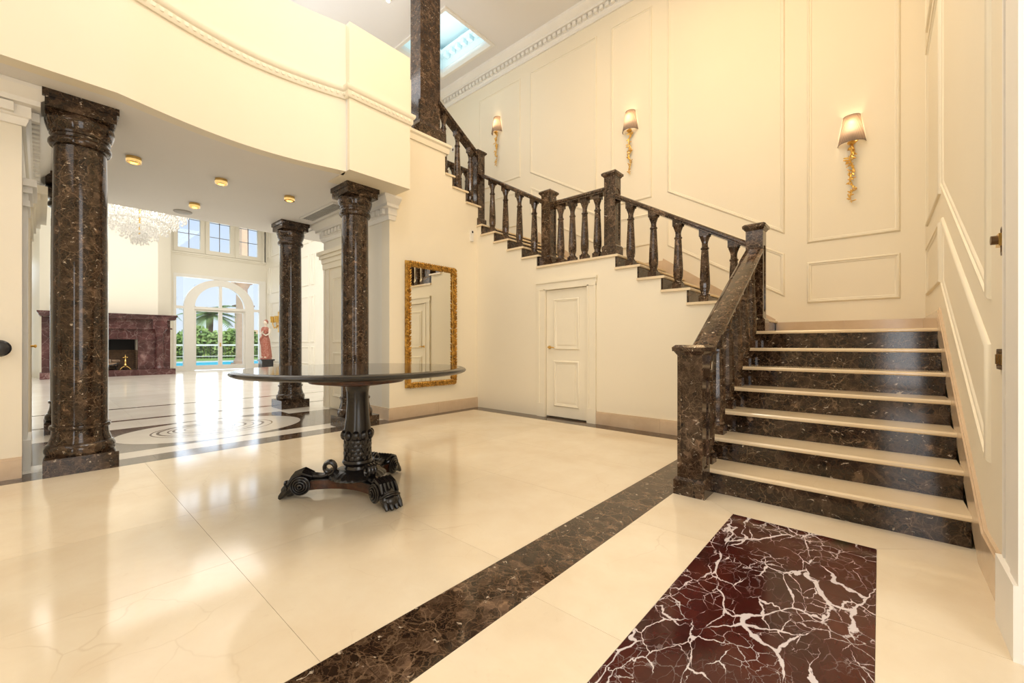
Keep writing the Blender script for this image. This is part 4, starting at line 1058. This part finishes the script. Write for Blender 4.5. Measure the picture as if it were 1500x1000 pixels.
glazed_wall('wall_garden_left', lambda y: 3.46 - y, 6)
# panelled side walls of the living room
lr = struct(MB().box(XW - 0.3, -7.1, 6.9, 7.2, -0.1, 7.0).build('wall_living_right', M['wall2'], smooth=False))
lf_ = struct(MB().box(XW - 0.3, -8.4, -3.68, -3.4, -0.1, 7.0).build('wall_living_left', M['wall2'], smooth=False))
lmp = lambda u, v, h: (u, 6.9 - h, v)
for x0, x1 in ((-21.0, -20.75), (-20.55, -19.4), (-19.2, -18.9), (-17.6, -16.6), (-16.4, -16.1), (-15.2, -12.0), (-11.5, -8.5)):
    for z0, z1 in ((0.30, 1.0), (1.15, 2.95), (3.35, 4.55), (5.0, 6.4)):
        panel(lr, [(x0, z0), (x1, z0), (x1, z1), (x0, z1)], lmp, mat=M['wall2'], k=1.6)
skirt_run('baseboard_living', XW, -7.1, 0.2, 'x', 6.9, -1, 12, mat=M['pale'])
struct(MB().box(-21.6, -8.5, -3.7, 7.2, 6.9, 7.1).build('ceiling_living', M['ceil'], smooth=False))
# chimney breast with splayed sides
br = [(-19.62, 0.42), (-19.62, 2.82), (-20.1, 3.26), (XW, 3.45), (XW, -0.21), (-20.1, -0.02)]
struct(MB().prism(br, XY, 1.9, 6.9).prism([(-19.92, 0.98), (-19.62, 0.42), (-20.1, -0.02), (XW, -0.21), (XW, 0.98)], XY, -0.1, 1.9).prism([(-19.92, 2.27), (-19.62, 2.82), (-20.1, 3.26), (XW, 3.45), (XW, 2.27)], XY, -0.1, 1.9).build('wall_chimney', M['wall2'], smooth=False))

# ------------------------------------------------------------------ fireplace
FX = -19.4
fp = thing('fireplace', 'large purple marble fireplace with columned jambs on the far chimney wall', 'fireplace', (FX, 1.62, 0))
def fb(name, x0, x1, y0, y1, z0, z1, m='purple'): return MB().box(x0, x1, y0, y1, z0, z1).build(name, M[m], fp, smooth=False)
for k in range(6):
    a = -0.02 + 3.27 * k / 6; fb('hearth_slab', FX - 0.45, FX + 0.24, a + 0.001, a + 3.27 / 6 - 0.001, 0.0, 0.20)
FXB = FX - 0.22
for y0, y1 in ((0.38, 0.975), (2.265, 2.86)):
    for z0, z1 in ((0.2, 0.72), (0.72, 1.25)): fb('jamb_slab', FXB, FXB + 0.10, y0, y1, z0 + .001, z1 - .001)
for y0, y1 in ((0.02, 0.38), (2.86, 3.16)): fb('side_panel', FXB - 0.25, FXB + 0.06, y0, y1, 0.2, 1.95)
for k in range(5):
    a = 0.38 + 2.48 * k / 5; fb('lintel_slab', FXB, FXB + 0.10, a + 0.001, a + 0.494, 1.25, 1.62)
for k in range(4):
    a = 0.38 + 2.48 * k / 4; fb('frieze_slab', FXB, FXB + 0.14, a + 0.001, a + 0.619, 1.66, 1.97)
fb('band', FXB, FXB + 0.19, 0.02, 3.2, 1.615, 1.665)
MB().sweep([(FXB - 0.3, -0.01), (FXB + 0.34, -0.01), (FXB + 0.34, 3.25), (FXB - 0.3, 3.25)], [(0.06, 1.95), (0.0, 1.95), (-0.03, 1.99), (-0.03, 2.02), (-0.07, 2.08), (-0.07, 2.12), (0.06, 2.12)], XY).box(FXB - 0.3, FXB + 0.32, 0.0, 3.24, 2.055, 2.118).build('mantel_shelf', M['purple'], fp, smooth=False)
for yc in (0.41, 2.83):
    MB().lathe([(0.16, 0.2), (0.165, 0.24), (0.14, 0.28), (0.125, 0.32), (0.118, 0.36), (0.115, 0.9), (0.11, 1.34), (0.12, 1.36), (0.12, 1.39), (0.11, 1.40)], FX + 0.03, yc, 20, mod=lambda a, h: 1 - (0.05 * abs(math.sin(a * 8)) if 0.36 <= h <= 1.34 else 0)).build('jamb_column', M['purple'], fp)
    MB().lathe([(0.11, 1.40), (0.13, 1.47), (0.17, 1.56), (0.19, 1.61), (0.19, 1.63)], FX + 0.03, yc, 20).cbox(FX - 0.02, yc, 0.46, 0.42, 1.625, 1.67).cbox(FX - 0.04, yc, 0.38, 0.38, 1.67, 1.92).frust(FX - 0.04, yc, 0.40, 0.52, 1.92, 2.06).build('jamb_capital', M['purple'], fp, angle=30)
# firebox: soot-dark hood above, brick courses below
MB().box(FX - 0.95, FX - 0.9, 0.9, 2.35, 0.2, 1.25).box(FX - 0.9, FXB, 0.9, 2.35, 1.24, 1.30).build('firebox_back', M['black'], fp, smooth=False)
fbk = None
for rw in range(9):
    for k in range(7):
        a = 0.98 + 0.2 * k - (0.1 if rw % 2 else 0)
        y0, y1 = max(0.975, a), min(2.265, a + 0.195)
        if y1 - y0 < 0.03: continue
        MB().box(FX - 0.90, FX - 0.86, y0, y1, 0.205 + 0.075 * rw, 0.275 + 0.075 * rw).build('brick', M['firebrick'], fp, smooth=False)
for sd, yy in ((0, 0.975), (1, 2.265)):
    for rw in range(9):
        for k in range(3):
            x0 = FX - 0.86 + 0.2 * k
            MB().box(x0, x0 + 0.195, yy - 0.03, yy + 0.0 if sd else yy + 0.03, 0.205 + 0.075 * rw, 0.275 + 0.075 * rw).build('brick', M['firebrick'], fp, smooth=False)
gr = thing('fire_grate', 'black iron fire basket standing in the fireplace opening', 'grate', (FX - 0.52, 1.4, 0.2))
gm = MB().tube([(FX - 0.3, 1.02, 0.42), (FX - 0.26, 1.2, 0.36), (FX - 0.25, 1.4, 0.34), (FX - 0.26, 1.6, 0.36), (FX - 0.3, 1.80, 0.42)], 0.018, 8).tube([(FX - 0.75, 1.02, 0.42), (FX - 0.75, 1.8, 0.42)], 0.018, 8)
gm.build('rim_bar', M['iron'], gr)
for k in range(9):
    y = 1.06 + 0.088 * k; MB().tube([(FX - 0.28, y, 0.37), (FX - 0.32, y, 0.30), (FX - 0.75, y, 0.30), (FX - 0.77, y, 0.42)], 0.011, 6).build('bar', M['iron'], gr)
for yy in (1.08, 1.74):
    for xx in (FX - 0.34, FX - 0.70): MB().tube([(xx, yy, 0.2), (xx, yy, 0.31)], 0.014, 6).build('leg', M['iron'], gr)
rg = random.Random(5)
for k, (x, y, z, a, r_, ln, lb) in enumerate(((-0.40, 1.30, 0.375, 80, 0.062, 0.26, 'pale fire log at the left in the grate'), (-0.42, 1.62, 0.38, 95, 0.066, 0.24, 'pale fire log at the right in the grate'), (-0.58, 1.42, 0.38, 88, 0.070, 0.5, 'dark fire log lying at the back of the grate'), (-0.46, 1.45, 0.505, 70, 0.066, 0.30, 'round-ended fire log resting on top of the pile'), (-0.50, 1.72, 0.49, 110, 0.055, 0.22, 'short fire log on the right end of the pile'), (-0.50, 1.20, 0.49, 100, 0.05, 0.22, 'thin fire log on the left end of the pile'))):
    d = Vector((math.cos(R(a)), math.sin(R(a)), 0)); c = Vector((FX + x, y, z))
    lo = thing('fire_log', lb, 'log', tuple(c), 'logs in the grate')
    MB().tube([c - d * ln / 2, c - d * ln * .2, c + d * ln * .2, c + d * ln / 2], [r_ * .94, r_, r_ * 1.03, r_ * .95], 10).build('bark', M['log'], lo)
    MB().tube([c + d * (ln / 2 - 0.002), c + d * (ln / 2 + 0.004)], r_ * 0.86, 10).build('cut_end', M['skin'], lo)
def andiron(label, y):
    x = FX - 0.12
    t = thing('andiron', label, 'andiron', (x, y, 0.2), 'brass andirons')
    MB().tube([(x, y, 0.34), (x, y - 0.09, 0.27), (x, y - 0.13, 0.215)], [0.022, 0.018, 0.014], 8).tube([(x, y, 0.34), (x, y + 0.09, 0.27), (x, y + 0.13, 0.215)], [0.022, 0.018, 0.014], 8).ell((x, y - 0.14, 0.215), (0.025, 0.025, 0.015)).ell((x, y + 0.14, 0.215), (0.025, 0.025, 0.015)).build('feet', M['brass'], t)
    MB().lathe([(0.03, 0.32), (0.05, 0.36), (0.03, 0.40), (0.022, 0.44), (0.035, 0.47), (0.04, 0.50), (0.022, 0.53), (0.018, 0.60)], x, y, 14).build('shaft', M['brass'], t)
    MB().ell((x, y, 0.635), (0.036, 0.036, 0.036)).ell((x, y - 0.05, 0.62), (0.02, 0.02, 0.02)).ell((x, y + 0.05, 0.62), (0.02, 0.02, 0.02)).tube([(x, y - 0.05, 0.62), (x, y + 0.05, 0.62)], 0.01, 6).ell((x, y, 0.69), (0.014, 0.014, 0.03)).build('finial', M['brass'], t)
    MB().tube([(x, y, 0.33), (x - 0.5, y, 0.32), (x - 0.5, y, 0.2)], 0.014, 6).build('log_bar', M['iron'], t)
andiron('brass andiron at the right of the fireplace opening', 1.94)
andiron('brass andiron at the left of the fireplace opening, behind the near column', 1.06)

# ------------------------------------------------------------------ chandelier
CX, CY = -13.5, 1.6
ch = thing('chandelier', 'huge tiered crystal chandelier hanging in the living room', 'chandelier', (CX, CY, 3.5))
CR = [(1.0, 4.85), (0.98, 4.62), (0.88, 4.42), (0.72, 4.24), (0.52, 4.05), (0.33, 3.90), (0.15, 3.77)]
for r_, z_ in CR:
    MB().lathe([(r_ - 0.012, z_), (r_ + 0.012, z_), (r_ + 0.012, z_ + 0.03), (r_ - 0.012, z_ + 0.03), (r_ - 0.012, z_)], CX, CY, 40, cap=False).build('ring', M['metal_white'], ch)
MB().tube([(CX, CY, 3.7), (CX, CY, 6.9)], 0.02, 8).build('stem', M['brass'], ch)
cx_ = MB(); rg = random.Random(11)
def drop(x, y, z, w_, h):
    cx_.add([(x, y, z), (x + w_, y, z - h * .55), (x, y + w_, z - h * .55), (x - w_, y, z - h * .55), (x, y - w_, z - h * .55), (x, y, z - h)], [(0, 1, 2), (0, 2, 3), (0, 3, 4), (0, 4, 1), (5, 2, 1), (5, 3, 2), (5, 4, 3), (5, 1, 4)])
for r_, z_ in CR:
    n = int(26 + r_ * 95)
    for k in range(n):
        a = 2 * math.pi * k / n + rg.uniform(-.02, .02)
        for q in range(4): drop(CX + (r_ + rg.uniform(-.03, .03)) * math.cos(a), CY + (r_ + rg.uniform(-.03, .03)) * math.sin(a), z_ + 0.05 - q * 0.075 + rg.uniform(-.03, .03), rg.uniform(.012, .022), rg.uniform(.06, .10))
for k in range(700):
    a = rg.uniform(0, 2 * math.pi); r_ = 0.9 * math.sqrt(rg.random()); zlow = 3.82 + 0.85 * (r_ / 0.95) ** 1.3
    drop(CX + r_ * math.cos(a), CY + r_ * math.sin(a), rg.uniform(zlow, 4.9), 0.02, 0.1)
stuff(cx_.build('crystal_drops', M['crystal'], ch, smooth=False))
MB().ell((CX, CY, 3.66), (0.05, 0.05, 0.05)).build('bottom_ball', M['crystal'], ch)
for k in range(14):
    a = 2 * math.pi * k / 14; r_ = (0.75, 0.45)[k % 2]
    MB().ell((CX + r_ * math.cos(a), CY + r_ * math.sin(a), 4.5 - 0.12 * (k % 2)), (0.03, 0.03, 0.05), nu=8, nv=6).build('lamp', M['crystal_glow'], ch)

# ------------------------------------------------------------------ statue on its pedestal, living-room sconce
SXx, SYy = -18.9, 6.13
pd = thing('statue_pedestal', 'low black stone pedestal under the red robed statue', 'pedestal', (SXx, SYy, 0))
MB().cbox(SXx, SYy, 0.50, 0.50, 0.0, 0.10).build('foot', M['dark_stone'], pd, smooth=False)
MB().cbox(SXx, SYy, 0.42, 0.42, 0.10, 0.40).build('block', M['dark_stone'], pd, smooth=False)
MB().cbox(SXx, SYy, 0.50, 0.50, 0.40, 0.46).build('top', M['dark_stone'], pd, smooth=False)
st = thing('statue', 'marble statue of a robed woman in red drapery on a black pedestal', 'statue', (SXx, SYy, 0.46))
fdir = R(-48)          # she faces the room
def S(x, y, z): return (SXx + x * math.cos(fdir) - y * math.sin(fdir), SYy + x * math.sin(fdir) + y * math.cos(fdir), 0.46 + z)
srot = Matrix.Rotation(fdir, 3, 'Z')
rb = MB()
rows = [(0.07, 0.19, 0.17), (0.16, 0.19, 0.17), (0.35, 0.185, 0.155), (0.60, 0.175, 0.145), (0.82, 0.165, 0.135), (0.95, 0.130, 0.110), (1.05, 0.135, 0.115), (1.18, 0.155, 0.120), (1.27, 0.150, 0.105), (1.33, 0.085, 0.075)]
n = 28; vs = []; fs = []
for z, a_, b_ in rows:
    for k in range(n):
        q = 2 * math.pi * k / n; fold = 1 + (0.07 * math.sin(q * 7 + z * 3) if z < 0.95 else 0.02 * math.sin(q * 5))
        vs.append(S(b_ * fold * math.cos(q) + 0.03 * math.sin(z * 2), a_ * fold * math.sin(q) + 0.03 * math.cos(z * 2.2), z))
fs = [(i * n + k, i * n + (k + 1) % n, (i + 1) * n + (k + 1) % n, (i + 1) * n + k) for i in range(len(rows) - 1) for k in range(n)] + [tuple(range(n))[::-1], tuple(range((len(rows) - 1) * n, len(rows) * n))]
rb.add(vs, fs)
rb.tube([S(0.13, 0.13, 1.15), S(0.15, 0.0, 1.0), S(0.12, -0.14, 0.82), S(0.0, -0.19, 0.6)], [0.05, 0.055, 0.05, 0.03], 8)
rb.build('robe', M['robe'], st)
bd = MB()
bd.tube([S(0.0, 0.0, 1.28), S(0.015, 0, 1.36), S(0.02, 0, 1.44)], [0.06, 0.045, 0.045], 12)
bd.ell(S(0.03, 0.0, 1.50), (0.085, 0.070, 0.105), srot, 16, 12)
bd.ell(S(0.118, 0.0, 1.49), (0.018, 0.014, 0.022), srot, 8, 6)
for sd in (-1, 1): bd.ell(S(0.105, 0.03 * sd, 1.515), (0.012, 0.016, 0.010), srot, 8, 5)
bd.ell(S(0.108, 0.0, 1.452), (0.012, 0.022, 0.008), srot, 8, 5)
bd.tube([S(0.0, 0.155, 1.24), S(0.07, 0.175, 1.04), S(0.19, 0.10, 0.98), S(0.23, 0.02, 1.05)], [0.045, 0.040, 0.032, 0.025], 10)
bd.tube([S(0.0, -0.155, 1.24), S(0.06, -0.175, 1.05), S(0.17, -0.08, 1.06), S(0.20, 0.0, 1.13)], [0.045, 0.040, 0.032, 0.025], 10)
for k, c_ in enumerate(((0.23, 0.02, 1.05), (0.20, 0.0, 1.13))):
    bd.ell(S(*c_), (0.032, 0.022, 0.03), srot, 8, 6)
    for q in range(5): bd.tube([S(c_[0], c_[1], c_[2]), S(c_[0] + 0.03, c_[1] - 0.016 + 0.010 * q, c_[2] + 0.02 + 0.006 * (q % 3)), S(c_[0] + 0.05, c_[1] - 0.02 + 0.011 * q, c_[2] + 0.012 * (q % 3))], [0.010, 0.008, 0.005], 6)
for sd in (-1, 1): MB().ell(S(0.14, 0.07 * sd, 0.085), (0.10, 0.042, 0.035), srot, 10, 6).build('foot', M['skin'], st)
bd.build('body', M['skin'], st)
MB().ell(S(0.0, 0.0, 1.535), (0.095, 0.085, 0.095), srot, 14, 9).ell(S(-0.08, 0.0, 1.50), (0.05, 0.05, 0.05), srot, 10, 7).build('hair', M['robe'], st)
MB().lathe([(0.21, 0.46), (0.22, 0.48), (0.20, 0.52), (0.18, 0.535)], SXx, SYy, 20).build('base', M['robe'], st)
ls = thing('wall_sconce', 'small gold wall sconce on the white panelled wall behind the statue', 'wall lamp', (-19.25, 6.9, 1.8))
LSX = -19.7
ls.location = (LSX, 6.9, 1.75)
MB().box(LSX - 0.06, LSX + 0.06, 6.875, 6.9, 1.6, 2.5).build('back_plate', M['gold'], ls, smooth=False)
for k in (-1, 1):
    MB().tube([(LSX, 6.87, 1.9), (LSX + 0.14 * k, 6.76, 1.78), (LSX + 0.24 * k, 6.74, 1.95), (LSX + 0.24 * k, 6.74, 2.05)], 0.022, 8).build('arm', M['gold'], ls)
    MB().lathe([(0.09, 0.0), (0.11, 0.26)], LSX + 0.24 * k, 6.74, 16, z=2.03, cap=False).build('shade', M['gold'], ls)

# ------------------------------------------------------------------ garden beyond the glass
struct(MB().box(-27.0, -21.5, -14, 26, -0.3, -0.04).build('terrace', M['terrace'], smooth=False))
pl_ = MB().box(-33.0, -27.0, -10, 22, -0.4, -0.10).build('pool_water', M['pool'], smooth=False); tag(pl_, 'turquoise swimming pool beyond the terrace', 'pool')
MB().box(-33.25, -33.0, -10, 22, -0.35, -0.02).build('coping', M['terrace'], pl_, smooth=False)
lw = struct(MB().box(-120, -33.25, -60, 90, -0.35, -0.04).build('ground', M['lawn'], smooth=False))
hd = MB(); rg = random.Random(4)
hx = -41.2; hy = -9.0
while hy < 23:
    rx, ry, h = rg.uniform(1.0, 1.4), rg.uniform(1.0, 1.5), rg.uniform(1.6, 2.7)
    for k in range(900):
        c = (rg.gauss(0, .42), rg.gauss(0, .5), rg.random() ** 0.8)
        p = Vector((hx + c[0] * rx, hy + c[1] * ry, 0.02 + c[2] * h * (1 - 0.25 * min(1, abs(c[1])))))
        a = Vector((rg.gauss(0, 1), rg.gauss(0, 1), rg.gauss(0, .6))).normalized(); b = a.cross(Vector((0.9, rg.gauss(0, .5), rg.gauss(0.6, .5))))
        b = b.normalized() if b.length > 1e-4 else Vector((0, 0, 1)); s_ = rg.uniform(.12, .24)
        hd.add([p - a * s_, p + b * s_ * .5, p + a * s_, p - b * s_ * .5], [(0, 1, 2, 3)])
    hy += rg.uniform(0.9, 1.5)
hg = hd.build('hedge', M['leaf'], smooth=False); tag(hg, 'long leafy green hedge behind the white garden railing beyond the pool', 'hedge'); stuff(hg)
fc = thing('garden_railing', 'white railing with thin bars on a dark plinth beyond the pool', 'fence', (-39.2, 8, 0))
MB().box(-39.25, -39.15, -9, 24, 0.95, 1.08).build('top_rail', M['metal_white'], fc, smooth=False)
MB().box(-39.22, -39.18, -9, 24, 0.12, 0.17).build('bottom_rail', M['metal_white'], fc, smooth=False)
p0 = None
for k in range(166):
    y = -9 + 0.2 * k
    if p0 is None: p0 = MB().box(-39.215, -39.185, y - 0.014, y + 0.014, -0.04, 1.0).build('bar', M['iron'], fc, smooth=False); y00 = y
    else:
        o = p0.copy(); COL.objects.link(o); o.location.y += y - y00
def palm(label, x, y, h, seed, nf=26, ln=3.0):
    rg = random.Random(seed); t = thing('palm_tree', label, 'palm', (x, y, -0.04))
    MB().tube([(x, y, -0.04), (x + 0.1, y + 0.1, h * .5), (x, y + 0.15, h)], [0.34, 0.25, 0.28], 10).build('trunk', M['bark'], t)
    for k in range(nf):
        a = 2 * math.pi * k / nf * 2.4 + rg.uniform(-.2, .2); el = rg.uniform(-0.35, 1.1); l = ln * rg.uniform(.8, 1.1)
        mb = MB(); P = []
        for j in range(8):
            s = j / 7; r_ = l * s * math.cos(el * (1 - .4 * s)); zz = h + l * (s * math.sin(el) - 0.55 * s * s)
            P.append(Vector((x + r_ * math.cos(a), y + 0.15 + r_ * math.sin(a), zz)))
        mb.tube(P, [0.04 - 0.004 * j for j in range(8)], 4)
        sd = Vector((-math.sin(a), math.cos(a), 0))
        for j in range(1, 8):
            for q in (0.0, 0.33, 0.66):
                p = P[j - 1] + (P[j] - P[j - 1]) * q
                w_ = 0.75 * math.sin(math.pi * min(1, (j - 1 + q) / 7 * 0.85 + 0.15)); fw_ = (P[j] - P[j - 1]).normalized()
                for s_ in (-1, 1):
                    tip = p + sd * (s_ * w_) + fw_ * 0.35 + Vector((0, 0, -0.22 * w_))
                    mb.add([p, p + fw_ * 0.12, tip], [(0, 1, 2)])
        mb.build('frond', M['leaf2'], t, smooth=False)
palm('tall palm tree seen through the middle of the arched garden doors', -45.0, 9.9, 3.7, 2, ln=2.5)
palm('palm tree cut by the left sidelight beside the fireplace', -46.0, 5.8, 4.6, 5, ln=2.4)
palm('palm tree glimpsed through the far left tall window', -43.0, -1.4, 4.2, 8, nf=18, ln=2.4)
bd_ = thing('garden_house', 'small peach building with a chimney stack behind the hedge', 'building', (-52, 14.4, -0.04))
BX, BY = -52.0, 14.9
MB().box(BX - 2, BX + 2, BY - 1.2, BY + 2.2, -0.04, 2.6).build('wall', M['peach'], bd_, smooth=False)
MB().cbox(BX + 1.2, BY - 0.6, 1.1, 1.3, 2.6, 4.4).build('chimney', M['peach'], bd_, smooth=False)
MB().cbox(BX + 1.2, BY - 0.6, 1.4, 1.6, 4.4, 4.6).cbox(BX + 1.2, BY - 0.6, 1.5, 1.7, 5.05, 5.2).cbox(BX + 1.6, BY - 0.2, 0.25, 0.25, 4.6, 5.05).cbox(BX + 0.8, BY - 1.0, 0.25, 0.25, 4.6, 5.05).cbox(BX + 1.6, BY - 1.0, 0.25, 0.25, 4.6, 5.05).build('chimney_cap', M['bark'], bd_, smooth=False)
pc = thing('terrace_column', 'peach stone column of the garden terrace outside the arched doors', 'column', (-24.6, 6.85, 0))
PXc, PYc = -24.6, 6.86
MB().cbox(PXc, PYc, 0.78, 0.78, -0.04, 0.14).build('plinth', M['peach'], pc, smooth=False)
MB().lathe([(0.36, 0.14), (0.37, 0.22), (0.31, 0.32), (0.28, 0.4)], PXc, PYc, 24).build('base_moulding', M['peach'], pc)
MB().lathe([(0.27, 0.38), (0.26, 2.5), (0.25, 3.9)], PXc, PYc, 24).build('shaft', M['peach'], pc)
MB().lathe([(0.25, 3.9), (0.33, 4.05), (0.36, 4.15)], PXc, PYc, 24).cbox(PXc, PYc, 0.76, 0.76, 4.15, 4.3).build('capital', M['peach'], pc, angle=30)
tp = thing('terrace_pier', 'peach wall pier rising above the terrace column, seen in the upper window', 'pillar', (-24.6, 7.1, 4.3))
MB().box(-24.9, -24.3, 6.78, 7.08, 4.3, 8.5).build('shaft', M['peach'], tp, smooth=False)
MB().box(-24.95, -24.25, 6.72, 7.14, 4.3, 4.5).build('moulding', M['peach'], tp, smooth=False)
